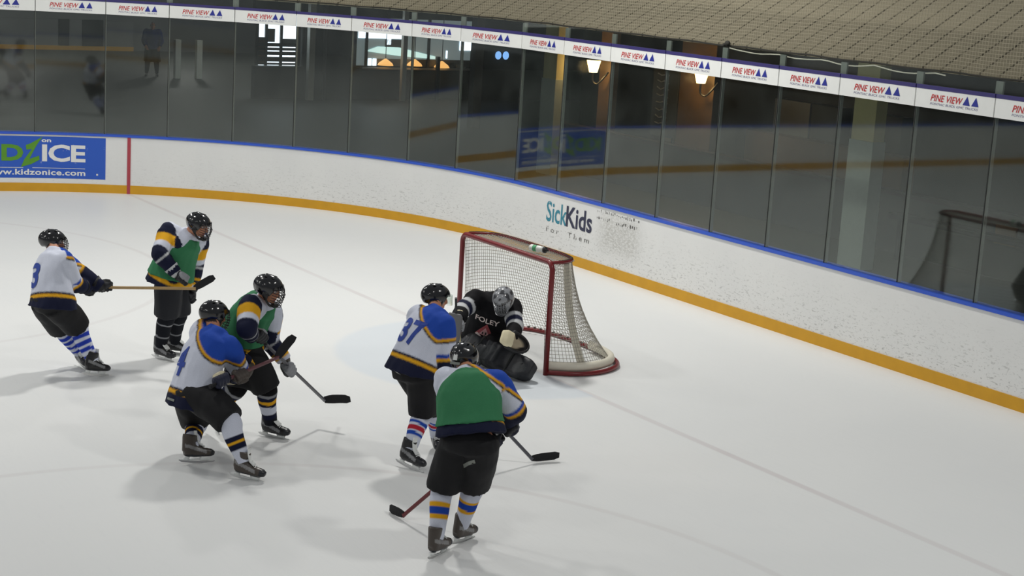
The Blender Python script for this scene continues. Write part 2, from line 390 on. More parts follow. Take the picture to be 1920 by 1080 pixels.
HB, HK = .9875, .147
boards = thing('rink_boards', 'white curved dasher boards with blue cap rail and yellow kick strip around the ice', 'boards', tuple(out(QL, 0, 0)))
vf, uv = sweep(SS, [(0, HK), (.08, HK), (.08, HB), (0, HB)]); obj('facing', vf, M['board'], boards, uvs=uv)
vf, uv = sweep(SS, [(-.012, 0), (.08, 0), (.08, HK), (-.012, HK)]); kp = obj('kick_plate', vf, M['kick'], boards); kp['label'] = 'yellow kick strip'
vf, uv = sweep(SS, [(-.022, HB), (.15, HB), (.15, HB+.04), (-.022, HB+.04)]); kp = obj('cap_rail', vf, M['cap'], boards); kp['label'] = 'blue cap rail'
vf, uv = sweep([3.545, 3.60], [(-.016, .0), (.0, .0), (.0, HB), (-.016, HB)]); kp = obj('goal_line_mark', vf, M['redline'], boards); kp['label'] = 'red stripe marking the goal line'
def on_board(vf2, off):                       # (s,z) drawing -> board surface
    return [out(v.x, off, v.y) for v in vf2[0]], vf2[1]
def rect(a, b, c, d): return [V((a, c, 0)), V((b, c, 0)), V((b, d, 0)), V((a, d, 0))], [(0, 1, 2, 3)]
# side advert
ad = thing('board_advert', 'blue advert with green and white lettering on the boards at the left edge', 'advert', tuple(out(1.6, -.003, .23)))
vf, uv = sweep(srange(.85, 3.175, .2), [(-.003, .232), (-.0005, .232), (-.0005, .955), (-.003, .955)]); obj('panel', vf, M['blue_ad'], ad)
for a, b, c, d in ((.85, 3.17, .962, .972), (.95, 1.80, .405, .413), (1.95, 2.83, .405, .413)):
    ss = srange(a, b, .3); vs = [v for q in ss for v in (out(q, -.006, c), out(q, -.006, d))]
    obj('white_rule', (vs, [(2*i, 2*i+2, 2*i+3, 2*i+1) for i in range(len(ss)-1)]), M['white_ink'], ad)
obj('chip_mark', on_board(rect(3.02, 3.05, .30, .33), -.006), M['white_ink'], ad)
obj('lettering_ice', on_board(fit_text('ICE', 2.11, 2.835, .52, .82, bold=.03, space=.95), -.006), M['white_ink'], ad)
obj('lettering_on', on_board(fit_text('on', 2.10, 2.26, .855, .905, bold=.03), -.006), M['white_ink'], ad)
obj('lettering_kid', on_board(fit_text('KID', 1.0, 1.80, .525, .81, bold=.04, space=.95), -.006), M['green_ink'], ad)
zp = [(1.84, .80), (1.92, .83), (2.12, .95), (2.02, .80), (1.90, .56), (2.06, .62), (2.07, .55), (1.93, .47), (1.76, .42), (1.82, .56), (1.94, .73), (1.85, .72)]
obj('lettering_z', on_board(([V((a, b, 0)) for a, b in zp], [(0, 1, 10, 11), (1, 2, 3), (1, 3, 10), (3, 4, 9, 10), (4, 7, 8, 9), (4, 5, 6, 7)]), -.0065), M['green_ink'], ad)
obj('web_address', on_board(fit_text('www.kidzonice.com', 1.17, 2.835, .285, .385, bold=.025, space=1.05), -.006), M['white_ink'], ad)
# end-board logo
lg = thing('board_logo', 'worn teal and navy logo on the white end boards behind the goal', 'logo', tuple(out(12.7, -.003, .4)))
obj('lettering_sick', on_board(fit_text('Sick', 12.11, 12.66, .545, .86, bold=.012), -.004), M['teal'], lg)
obj('lettering_kids', on_board(fit_text('Kids', 12.64, 13.31, .545, .86, bold=.02), -.0045), M['navy_ink'], lg)
obj('small_words', on_board(fit_text('For  Them', 12.13, 13.26, .39, .47, space=1.5), -.004), M['faint_ink'], lg)
mb = MB()
for z0, s0, s1 in ((.895, 13.42, 14.44), (.80, 13.42, 13.72), (.785, 13.9, 14.44)):
    s = s0
    while s < s1:                      # rubbed away stumps of letters
        h, w_ = random.uniform(.015, .05), random.uniform(.008, .03); mb.add(*on_board(rect(s, s+w_, z0+random.uniform(-.01, .012), z0+h), -.004)); s += random.uniform(.035, .06)
tag(obj('worn_lettering', mb.vf, M['faint_ink']), 'faded rubbed off two line lettering right of the teal and navy logo', 'lettering')['kind'] = 'stuff'

# ------------------------------------------------------------------ glass, posts, sponsor strip
JS = [.62, 1.99, 3.15, 4.22, 5.36, 6.47, 7.51, 8.71, 9.75, 11.18, 12.3, 13.48, 14.75, 15.94, 17.06, 18.15, 19.38, 20.54, 21.75]
ORD = ['first', 'second', 'third', 'fourth', 'fifth', 'sixth', 'seventh', 'eighth', 'ninth', 'tenth', 'eleventh', 'twelfth', 'thirteenth', 'fourteenth', 'fifteenth', 'sixteenth', 'seventeenth', 'eighteenth', 'nineteenth']
ZS0, ZS1, ZT = 3.081, 3.29, 3.49
GB = HB+.04
def chord(i, off): 
    return out(JS[i], off), out(JS[i+1], off)
for i in range(len(JS)-1):
    a, b = chord(i, .02); e = (b-a).normalized(); n = V((-e.y, e.x, 0)); n = n if n.dot(a-V((0, CY-2, 0))) > 0 else -n
    L_ = (b-a).length
    ga, gb = a+e*.006, b-e*.006
    m_ = (a+b)/2
    where = 'at the left picture edge' if i == 0 else ('at the right picture edge' if i == len(JS)-2 else ORD[i]+' from the left')
    g = thing('rink_glass', 'tall clear rink glass under the sponsor strip '+where, 'glass', (m_.x, m_.y, GB), 'clear glass sheets above the boards')
    mb = MB(); mb.add([ga+Z*GB, gb+Z*GB, gb+Z*ZT, ga+Z*ZT, ga+n*.012+Z*GB, gb+n*.012+Z*GB, gb+n*.012+Z*ZT, ga+n*.012+Z*ZT], [(0, 1, 2, 3), (5, 4, 7, 6), (0, 4, 5, 1), (3, 2, 6, 7), (1, 5, 6, 2), (0, 3, 7, 4)])
    obj('pane', mb.vf, M['glass'], g)
    mb = MB(); mb.add([gb-e*.004+n*-.001+Z*GB, gb+e*.006-n*.001+Z*GB, gb+e*.006-n*.001+Z*ZS0, gb-e*.004-n*.001+Z*ZS0, gb-e*.004+n*.013+Z*GB, gb+e*.006+n*.013+Z*GB, gb+e*.006+n*.013+Z*ZS0, gb-e*.004+n*.013+Z*ZS0], [(0, 1, 2, 3), (5, 4, 7, 6), (0, 4, 5, 1), (3, 2, 6, 7), (1, 5, 6, 2), (0, 3, 7, 4)])
    obj('edge_seal', mb.vf, M['gasket'], g)
    # sponsor strip section
    s = thing('sponsor_strip', 'white sponsor strip with red lettering and blue triangles, '+where, 'sign', (m_.x, m_.y, ZS0), 'sponsor strips along the top of the glass')
    f = -.026
    def SP(x, z, o): return a+e*x+n*o+Z*z
    mb = MB(); mb.add([SP(x, z, o) for o in (f, -.003) for x, z in ((.008, ZS0), (L_-.008, ZS0), (L_-.008, ZS1), (.008, ZS1))], [(0, 1, 2, 3), (5, 4, 7, 6), (0, 4, 5, 1), (3, 2, 6, 7), (1, 5, 6, 2), (0, 3, 7, 4)])
    obj('board', mb.vf, M['strip'], s)
    mb = MB(); mb.add([SP(x, z, o) for o in (f-.003, -.003) for x, z in ((.008, ZS1), (L_-.008, ZS1), (L_-.008, ZS1+.045), (.008, ZS1+.045))], [(0, 1, 2, 3), (5, 4, 7, 6), (0, 4, 5, 1), (3, 2, 6, 7), (1, 5, 6, 2), (0, 3, 7, 4)])
    obj('top_trim', mb.vf, M['strip_navy'], s)['label'] = 'dark blue top trim'
    k = L_/1.16; x0 = .235*k
    def place(t, o): return [SP(v.x, v.y, o) for v in t[0]], t[1]
    obj('name_lettering', place(fit_text('PINE VIEW', x0, x0+.475*k, ZS0+.085, ZS0+.16, shear=.3, bold=.012, space=1.02), f-.003), M['red_ink'], s)
    tri = MB()
    for tx in (x0+.475*k, x0+.60*k):
        tri.add([SP(tx, ZS0+.085, f-.003), SP(tx+.105*k, ZS0+.085, f-.003), SP(tx+.06*k, ZS0+.185, f-.003)], [(0, 1, 2)])
    obj('triangles', tri.vf, M['navy_tri'], s)
    obj('small_lettering', place(fit_text('PONTIAC BUICK GMC TRUCKS', x0, x0+.70*k, ZS0+.042, ZS0+.068, shear=.2), f-.003), M['grey_ink'], s)
for i in range(len(JS)):
    c = out(JS[i], .052); n = (out(JS[i], 1)-out(JS[i], 0)).normalized(); e = V((n.y, -n.x, 0))
    if i == 0: lab = 'slim aluminium glass post at the far left end of the sponsor strip'
    elif i == len(JS)-1: lab = 'slim aluminium glass post past the right picture edge'
    else: lab = 'slim aluminium glass post between the %s and %s sponsor strips from the left' % (ORD[i-1], ORD[i])
    t = thing('glass_post', lab, 'post', (c.x, c.y, GB), 'aluminium posts between the glass panels')
    obj('upright', MB().obox(c+Z*(GB+1.05), e, n, Z, .009, .022, 1.05).vf, M['alu'], t)
    obj('top_bracket', MB().obox(c+Z*(ZS1+.08)-n*.004, e, n, Z, .05, .012, .10).vf, M['alu'], t)

# ------------------------------------------------------------------ safety net above the glass
NS = srange(4.2, 22.6, .2); NZ0 = 3.505
mb = MB()
def netpt(s, z): 
    return out(s, .15+.02*sin(s*2.3)+.02*(z-NZ0)*sin(s*1.1+z), z-.012*abs(sin(s*pi/1.16)))
for q in range(int((22.6-4.2)/.042)):
    s = 4.2+q*.042; h = .0032
    for k in range(5):
        z0, z1 = NZ0+k*.27, NZ0+(k+1)*.27
        a0, a1, b0, b1 = netpt(s-h, z0), netpt(s+h, z0), netpt(s-h, z1), netpt(s+h, z1)
        mb.add([a0, a1, b1, b0], [(0, 1, 2, 3)])
for q in range(33):
    z = NZ0+q*.042
    for a, b in zip(NS[:-1], NS[1:]):
        mb.add([netpt(a, z-.0032), netpt(b, z-.0032), netpt(b, z+.0032), netpt(a, z+.0032)], [(0, 1, 2, 3)])
net = thing('safety_net', 'tan protective netting hung above the rink glass', 'net', tuple(out(QL, .08, NZ0)))
o = obj('mesh', mb.vf, M['netting'], net)
sm = o.modifiers.new('t', 'SOLIDIFY'); sm.thickness = .004
obj('bottom_rope', MB().loft([netpt(s, NZ0-.004) for s in NS], .011, n=6).vf, M['rope_dark'], net)
pts = []
for k in range(25):
    s = 15.95+k*.155; pts.append(netpt(s, NZ0-.03-.035*abs(sin(k*.55)))-(out(s, 1)-out(s, 0))*.035)
tag(obj('slack_cord', MB().loft(pts, .008, n=6).vf, M['rope']), 'loose white cord drooping along the bottom of the tan netting', 'cord')
tag(obj('rope_knot', MB().ball(netpt(15.9, NZ0+.03)-V((0, .035, 0)), (.05, .03, .035), nu=8, nv=6).ball(netpt(15.84, NZ0+.01)-V((0, .035, 0)), (.03, .02, .02), nu=8, nv=6).vf, M['rope_dark'], smooth=True), 'dark knot tied on the bottom rope of the netting', 'knot')

# ------------------------------------------------------------------ hall behind the glass
dvec = V((0, .87, .50)).normalized()
cs_ = srange(2.5, 24, .3)
struct('ceiling', ([p for s in cs_ for p in (out(s, .42, 3.50), out(s, .42, 3.50)+dvec*5, out(s, .42, 3.46)+dvec*5, out(s, .42, 3.46))],
        [f for i in range(len(cs_)-1) for f in ((4*i, 4*i+4, 4*i+5, 4*i+1), (4*i+3, 4*i+2, 4*i+6, 4*i+7), (4*i, 4*i+3, 4*i+7, 4*i+4))]), M['canopy'])
box = lambda lo, hi: MB().box(lo, hi).vf
# hall floor outside the boards
hs = srange(-LEN, SMAX, .5)
fv = []; ff = []
for s in hs:
    p = out(s, .08); dirn = (out(s, 1)-out(s, 0))
    q = V((-60 if s < QL*.5 else p.x+(p.x*2.2 if p.x < 0 else p.x*.6), min(30, p.y) if s < 0 else 30 if s > QL*.5 else p.y+(30-p.y)*(s/(QL*.5)), 0))
    fv += [p, q]
for i in range(len(hs)-1): ff.append((2*i, 2*i+1, 2*i+3, 2*i+2))
struct('floor', (fv, ff), M['concrete'])
struct('ceiling', box((-60, 5.2, 3.75), (22, 30, 3.8)), M['dark']); struct('ceiling', box((-60, -38, 3.75), (-14.2, 5.2, 3.8)), M['dark'])
struct('wall_back', box((-14.6, 10.2, 0), (12, 10.32, .96)), M['hall'])
struct('trim_1', box((-14.6, 10.14, .96), (12, 10.36, 1.03)), M['railw'])
struct('wall_back', box((-16, 12.2, 0), (14, 12.3, 3.75)), M['dark'])
struct('wall_left', box((-46.3, -38, 0), (-46.2, 30, 3.75)), M['grey_panel'])
struct('wall_left', box((-28.7, 9.6, 0), (-28.5, 24, .93)), M['hall'])
struct('wall_left', box((-28.7, 9.6, 2.4), (-28.5, 24, 3.75)), M['dark'])
struct('wall_left', box((-28.75, 11.15, .93), (-28.5, 12.85, 2.4)), M['hall'])
struct('wall_left', box((-28.75, 17.3, .93), (-28.55, 24, 2.4)), M['dark'])
struct('trim_2', box((-28.5, 13.0, .90), (-28.38, 17.0, .95)), M['chalk'])
# far boards of the neighbouring ice sheet along the left wall
fb = thing('far_boards', 'dim pale boards with orange kick strip far behind the left glass', 'boards', (-46, 6, 0))
obj('facing', box((-46.1, -2, .16), (-46, 12.4, 1.12)), M['grey_panel'], fb); obj('kick_plate', box((-46.1, -2, 0), (-45.97, 12.4, .16)), M['kick'], fb)
for y0, y1, nm in ((9.5, 9.9, 'dark'), (10.4, 11.2, 'dark')): obj('gate', box((-46.0, y0, .16), (-45.96, y1, 1.14)), M[nm], fb)
# windows of the lobby
def window(name, y0, y1, z0, z1, mat, vb, hb, extra=None):
    w = bpy.data.objects.new(name, None); COL.objects.link(w); w.location = (-28.6, (y0+y1)/2, z0); w['kind'] = 'structure'; ROOT[w.name] = V(w.location)
    obj('pane', box((-28.64, y0, z0), (-28.62, y1, z1)), mat, w)
    mb = MB()
    for y in vb: mb.box((-28.62, y-.04, z0), (-28.56, y+.04, z1))
    for z, h in hb: mb.box((-28.61, y0, z-h), (-28.57, y1, z+h))
    obj('frame', mb.vf, M['black'], w)
    return w
w1 = window('window_1', 9.72, 10.98, .95, 2.4, M['winglow'], (9.70, 9.98, 10.45, 11.0), ((1.0, .03), (1.13, .07), (1.30, .05), (1.42, .04), (1.54, .05)))
obj('blind', box((-28.60, 10.02, 1.62), (-28.58, 10.25, 2.0)), M['brown'], w1); obj('blind', box((-28.60, 10.5, 1.55), (-28.58, 10.96, 1.72)), M['grey_panel'], w1)
obj('blind', box((-28.60, 9.74, 1.0), (-28.58, 9.95, 1.75)), M['brown'], w1)
w2 = window('window_2', 12.88, 17.3, .95, 2.4, M['windim'], (13.22, 15.35, 16.9), ((.97, .02),))
obj('bright_ceiling', box((-28.615, 12.95, 1.80), (-28.60, 14.5, 2.3)), M['winglow'], w2)
obj('bright_counter', ([V((-28.6, 13.2, 1.42)), V((-28.6, 14.3, 1.30)), V((-28.6, 14.3, 1.55)), V((-28.6, 13.6, 1.56)), V((-28.6, 15.6, 1.22)), V((-28.6, 15.6, 1.30))], [(0, 1, 2, 3), (1, 4, 5, 2)]), M['wincyan'], w2)
obj('bright_lattice', MB().box((-28.61, 13.3, .98), (-28.6, 13.42, 1.2)).box((-28.61, 13.46, .98), (-28.6, 13.58, 1.2)).vf, M['winglow'], w2)
obj('diagonal_rail', ([V((-28.59, 10.02, 1.46)), V((-28.59, 10.95, 1.16)), V((-28.59, 10.95, 1.10)), V((-28.59, 10.02, 1.40))], [(0, 1, 2, 3)]), M['winglow'], w1)
obj('ceiling_beam', MB().box((-28.612, 14.5, 1.95), (-28.6, 16.4, 2.02)).vf, M['grey_panel'], w2)
obj('back_shelf', MB().box((-28.612, 13.85, 1.55), (-28.6, 14.4, 1.78)).vf, M['grey_panel'], w2)
for k in range(4):
    y = 15.9+k*.22; obj('stacked_cup', box((-28.6, y, .97), (-28.55, y+.12, 1.07+.04*(k % 2))), M[('chalk', 'hall', 'chalk', 'grey_panel')[k]], w2)
obj('far_glow', MB().box((-28.61, 16.45, 1.5), (-28.60, 17.0, 1.85)).box((-28.61, 13.9, 1.62), (-28.60, 14.05, 1.8)).vf, M['winglow'], w2)
obj('tube_light', box((-28.61, 15.98, 1.25), (-28.60, 16.03, 1.48)), M['winglow'], w2)
obj('counter_front', box((-28.615, 13.6, .97), (-28.605, 16.9, 1.2)), M['grey_panel'], w2)
for k, (y, z) in enumerate(((13.73, 1.10), (14.72, 1.10), (15.67, 1.06))):
    t = thing('pendant_lamp', 'small glowing amber pendant lamp over the lobby counter, %s of the three' % ('leftmost', 'middle', 'rightmost')[k], 'lamp', (-28.3, y, z), 'amber pendant lamps in the lobby')
    obj('shade', MB().loft([(-28.3, y, z-.07), (-28.3, y, z), (-28.3, y, z+.09), (-28.3, y, z+.13)], [.24, .20, .08, .02], lat=(1, 0, 0), n=12).vf, M['amber'], t, smooth=True)
    obj('cord', MB().loft([(-28.3, y, z+.12), (-28.3, y, 3.7)], .012, n=5).vf, M['black'], t)
for k, y in enumerate((17.82, 18.1)):
    tag(obj('round_light', MB().ball((-28.52, y, 1.38), (.05, .11, .13)).vf, M['bluelamp'], smooth=True), 'round blue light on the dark lobby wall, %s of the pair' % ('left', 'right')[k], 'light', 'blue lights in the lobby')
def post(x, y, z1, w, mat, lab, nm='hall_post'):
    return tag(obj(nm, box((x-w, y-w, 0), (x+w, y+w, z1)), M[mat]), lab, 'post')
post(-28.2, 11.22, 3.75, .09, 'pale', 'pale square post in the lobby right of the bright barred window')
post(-28.1, 11.62, 3.75, .04, 'grey_panel', 'thin grey post just right of the pale square lobby post')
post(-28.0, 14.18, 3.75, .07, 'pale', 'pale post in front of the lobby counter between first and second amber lamps')
post(-27.9, 15.3, 1.35, .05, 'black', 'short black post in front of the lobby counter')
post(-21.3, 12.6, 3.75, .12, 'grey_panel', 'grey post right of the lit lobby counter')
post(-34.7, 9.72, 1.22, .09, 'pale', 'pale short bollard behind the left glass, left of two'); post(-34.7, 10.44, 1.22, .09, 'pale', 'pale short bollard behind the left glass, right of two')
def column(x, y, lab):
    c = thing('concrete_column', lab, 'column', (x, y, 0))
    obj('lower_shaft', box((x-.26, y, 0), (x+.26, y+.27, 2.0)), M['colgrey'], c)
    obj('upper_shaft', box((x-.24, y+.02, 2.0), (x+.24, y+.25, 3.75)), M['cream'], c)['label'] = 'cream upper part'
column(-3.06, 8.4, 'grey and cream concrete column behind the right hand glass')
column(-13.3, 9.45, 'grey and cream concrete column behind the glass above the goal')
# dim things on the back wall
def wallthing(nm, lo, hi, mat, lab, cat):
    return tag(obj(nm, box(lo, hi), M[mat]), lab, cat)
wallthing('timber_pier', (-10.25, 10.5, 0), (-9.2, 10.75, 3.75), 'brown', 'brown timber pier lit by the right wall lantern', 'pier')
wallthing('timber_post', (-13.1, 10.6, 0), (-12.7, 10.8, 3.75), 'brown', 'brown timber post behind the left wall lantern', 'post')
mn = thing('menu_board', 'grey notice board with chalky scribble left of the timber pier', 'board', (-10.7, 10.5, 0))
obj('panel', box((-11.1, 10.5, 1.1), (-10.3, 10.54, 2.75)), M['hall'], mn)
for x in (-11.05, -10.38): obj('leg', box((x, 10.49, 0), (x+.04, 10.55, 1.12)), M['black'], mn)
mb = MB()
for k in range(9):
    z = 1.35+k*.14; mb.loft([(-10.95+.12*j, 10.49, z+.03*(-1)**j*random.random()) for j in range(4)], .012, n=5)
obj('chalk_scribble', mb.vf, M['chalk'], mn)
for x0, x1, mt, lab in ((-9.0, -8.0, 'grey_panel', 'pale grey panel on the back wall just right of the timber pier'), (-7.95, -7.2, 'hall', 'dull grey panel second right of the timber pier'), (-12.4, -11.6, 'brown', 'reddish brown cabinet low on the back wall left of the notice board'), (-6.4, -5.6, 'black', 'black upright cabinet on the back wall left of the right hand column')):
    wallthing('wall_panel', (x0, 11.9, 0), (x1, 12.2, 2.05), mt, lab, 'panel')
wallthing('counter', (-9.2, 11.4, 0), (-5.0, 11.7, 1.42), 'brown', 'brown counter running along the dark back wall behind the right glass', 'counter')
wallthing('notice', (-1.75, 10.16, .55), (-1.35, 10.21, .85), 'brown', 'small tan notice on the half wall behind the far right glass', 'notice')
bn_ = thing('bench', 'long dark bench behind the far right glass', 'bench', (-.7, 9.6, 0)); obj('seat', box((-3.6, 9.7, .66), (2.6, 9.95, .74)), M['black'], bn_)
for x in (-3.4, -.7, 2.4): obj('leg', box((x, 9.74, 0), (x+.06, 9.9, .66)), M['black'], bn_)
def lantern(x, y, z, lab):
    t = thing('wall_lantern', lab, 'lantern', (x, y, z-.4))
    obj('lamp_glass', MB().loft([(x, y, z-.13), (x, y, z+.12)], [(.085, .085), (.15, .15)], lat=(1, 0, 0), n=6).vf, M['warm'], t)
    obj('cap', MB().loft([(x, y, z+.13), (x, y, z+.25)], [.17, .02], lat=(1, 0, 0), n=6).vf, M['black'], t)
    obj('bracket', MB().loft(smoothline([(x, y, z-.13), (x, y, z-.3), (x+.1, y+.05, z-.36), (x+.22, y+.12, z-.22), (x+.26, y+.2, z-.1)], 3), .022, n=6).vf, M['black'], t)
    l = bpy.data.lights.new('lantern_bulb', 'POINT'); l.energy = 22; l.color = (1, .62, .25); l.shadow_soft_size = .12
    lo = bpy.data.objects.new('lantern_bulb', l); COL.objects.link(lo); lo.location = (x+.05, y-.28, z)
lantern(-12.98, 10.35, 2.30, 'glowing wall lantern on curled bracket left of the grey notice board')
lantern(-9.36, 10.3, 2.42, 'glowing wall lantern on the brown timber pier, half hidden by the sponsor strip')

# ------------------------------------------------------------------ rink lamps and added hall fill lamps
def lamp(x, y, z, e, size=.9):
    l = bpy.data.lights.new('rink_or_fill_lamp', 'AREA'); l.energy = e; l.size = size; l.shape = 'DISK'; l.color = (1, .985, .94)
    o = bpy.data.objects.new('rink_or_fill_lamp', l); COL.objects.link(o); o.location = (x, y, z)
for y, es in ((-24, (120, 150, 120)), (-15, (150, 180, 80)), (-6.5, (220, 200, 70)), (.5, (115, 450, 195))):
    for x, e in zip((-9, -2.2, 8.5), es): lamp(x, y, 8.2, e)
lamp(-42, 6.5, 3.7, 60, .6); lamp(-41, 12.5, 3.7, 60, .6); lamp(-33, 12.8, 3.7, 30, .6)  # unseen hall lamps, added to brighten the backdrop behind the spectator
w = bpy.data.worlds.new('world'); SC.world = w; w.use_nodes = True
w.node_tree.nodes['Background'].inputs[0].default_value = (.9, .95, 1, 1); w.node_tree.nodes['Background'].inputs[1].default_value = .22
SC.view_settings.view_transform = 'Standard'; SC.view_settings.look = 'None'; SC.view_settings.gamma = 1; SC.view_settings.use_curve_mapping = False; SC.view_settings.exposure = 0
# ------------------------------------------------------------------ the goal
goal = thing('hockey_goal', 'red framed ice hockey goal with white net behind the kneeling goaltender', 'goal', (0, 0, 0))
HX, HT, r_ = .945, 1.25, .03
def arc(c, r, a0, a1, ax, ay, n=5): return [V(c)+V(ax)*(r*cos(radians(a0+(a1-a0)*i/n)))+V(ay)*(r*sin(radians(a0+(a1-a0)*i/n))) for i in range(n+1)]
X_, Y_ = V((1, 0, 0)), V((0, 1, 0))
cr = .09
frame = [V((-HX, 0, .0))]+arc((-HX+cr, 0, HT-cr), cr, 180, 90, X_, Z)+arc((HX-cr, 0, HT-cr), cr, 90, 0, X_, Z)+[V((HX, 0, .0))]
obj('front_frame', MB().loft(frame, r_, lat=(0, 1, 0), n=12).vf, M['goal_red'], goal, smooth=True)
base_pts = smoothline([(HX, 0, .03), (1.13, .3, .03), (1.13, .65, .03), (.95, .97, .03), (.6, 1.13, .03), (0, 1.17, .03), (-.6, 1.13, .03), (-.95, .97, .03), (-1.13, .65, .03), (-1.13, .3, .03), (-HX, 0, .03)], 5)
top_pts = smoothline([(HX-.02, .01, HT), (.92, .17, HT), (.83, .33, HT), (.62, .40, HT), (.3, .42, HT), (0, .42, HT), (-.3, .42, HT), (-.62, .40, HT), (-.83, .33, HT), (-.92, .17, HT), (-HX+.02, .01, HT)], 5)
obj('base_frame', MB().loft(base_pts, .026, lat=(0, 0, 1), n=10).vf, M['goal_red'], goal, smooth=True)
obj('top_shelf_bar', MB().loft(top_pts, .019, lat=(0, 0, 1), n=10).vf, M['goal_red'], goal, smooth=True)
lower = [p*1 for p in base_pts]
obj('base_pad', MB().loft([V((p.x*.93, p.y*.93+.02, .085)) for p in base_pts[0:24]], (.055, .045), lat=(0, 0, 1), n=8).vf, M['pad_white'], goal, smooth=True)
def strand(mb, pts, r=.0028):
    mb.loft(pts, r, n=4, caps=False)
def netp(u, t):
    """u along the frame 0..1, t from the top bar 0 to the base 1"""
    i = u*(len(top_pts)-1); k = min(int(i), len(top_pts)-2); f = i-k
    a = top_pts[k].lerp(top_pts[k+1], f); b = base_pts[k].lerp(base_pts[k+1], f)
    b = V((b.x*.93, b.y*.93+.02, .06))
    p = a.lerp(b, t); sag = sin(pi*t)*.10
    c = V((-p.x*.55, -(p.y)*.9, 0))
    return p+c*sag
mb = MB()
NU = 84
for q in range(NU+1):
    strand(mb, [netp(q/NU, t/10) for t in range(11)])
for q in range(1, 30):
    t = q/30; strand(mb, [netp(u/60, t) for u in range(61)])
obj('back_net', mb.vf, M['goal_net'], goal)
mb = MB()
for q in range(1, 44):
    x = -HX+.02+q*(2*HX-.04)/44
    yb = max((p.y for p in top_pts if abs(p.x-x) < .08), default=.3)
    strand(mb, [V((x, 0, HT)), V((x, yb*.5, HT-.012)), V((x, yb, HT))])
for q in range(1, 9):
    y = q*.046; xs = [p.x for p in top_pts if abs(p.y-y) < .05]; xm = max(xs) if xs else .8
    strand(mb, [V((-xm+2*xm*i/8, y, HT-.01)) for i in range(9)])
obj('top_net', mb.vf, M['goal_net'], goal)
mb = MB()
for i in range(3, len(top_pts)-3):
    for f in (0, .5):
        p = top_pts[i].lerp(top_pts[i+1], f); mb.ball(p, (.012, .024, .026), nu=6, nv=4)
for q in range(40):
    p = netp(.02+.96*q/39, .985); mb.ball(p, (.02, .02, .012), nu=6, nv=4)
o = obj('lacing', mb.vf, M['lace'], goal); o['label'] = 'dark lacing along the net edge'
mb = MB()
for u in (.14,):
    mb.loft([netp(u, t/8)*.985 for t in range(9)], [(.05, .006)]*9, lat=(0, 1, 0), n=6)
obj('net_web_strap', mb.vf, M['pad_white'], goal)
bt = thing('water_bottle', 'white squeeze bottle lying on top of the goal net', 'bottle', (.40, .16, HT+.02))
bd = V((.93, .36, 0)).normalized(); bc = V((.38, .17, HT+.052))
obj('body', MB().loft([bc-bd*.10, bc-bd*.085, bc+bd*.03, bc+bd*.05, bc+bd*.09], [.028, .037, .037, .033, .036], lat=(0, 0, 1), n=12).vf, M['bottle'], bt, smooth=True)
obj('label_band', MB().loft([bc-bd*.05, bc+bd*.0], [.0378, .0378], lat=(0, 0, 1), n=12).vf, M['bottle_green'], bt, smooth=True)
obj('cap', MB().loft([bc+bd*.09, bc+bd*.115, bc+bd*.118, bc+bd*.145], [.037, .035, .012, .010], lat=(0, 0, 1), n=12).vf, M['black'], bt, smooth=True)

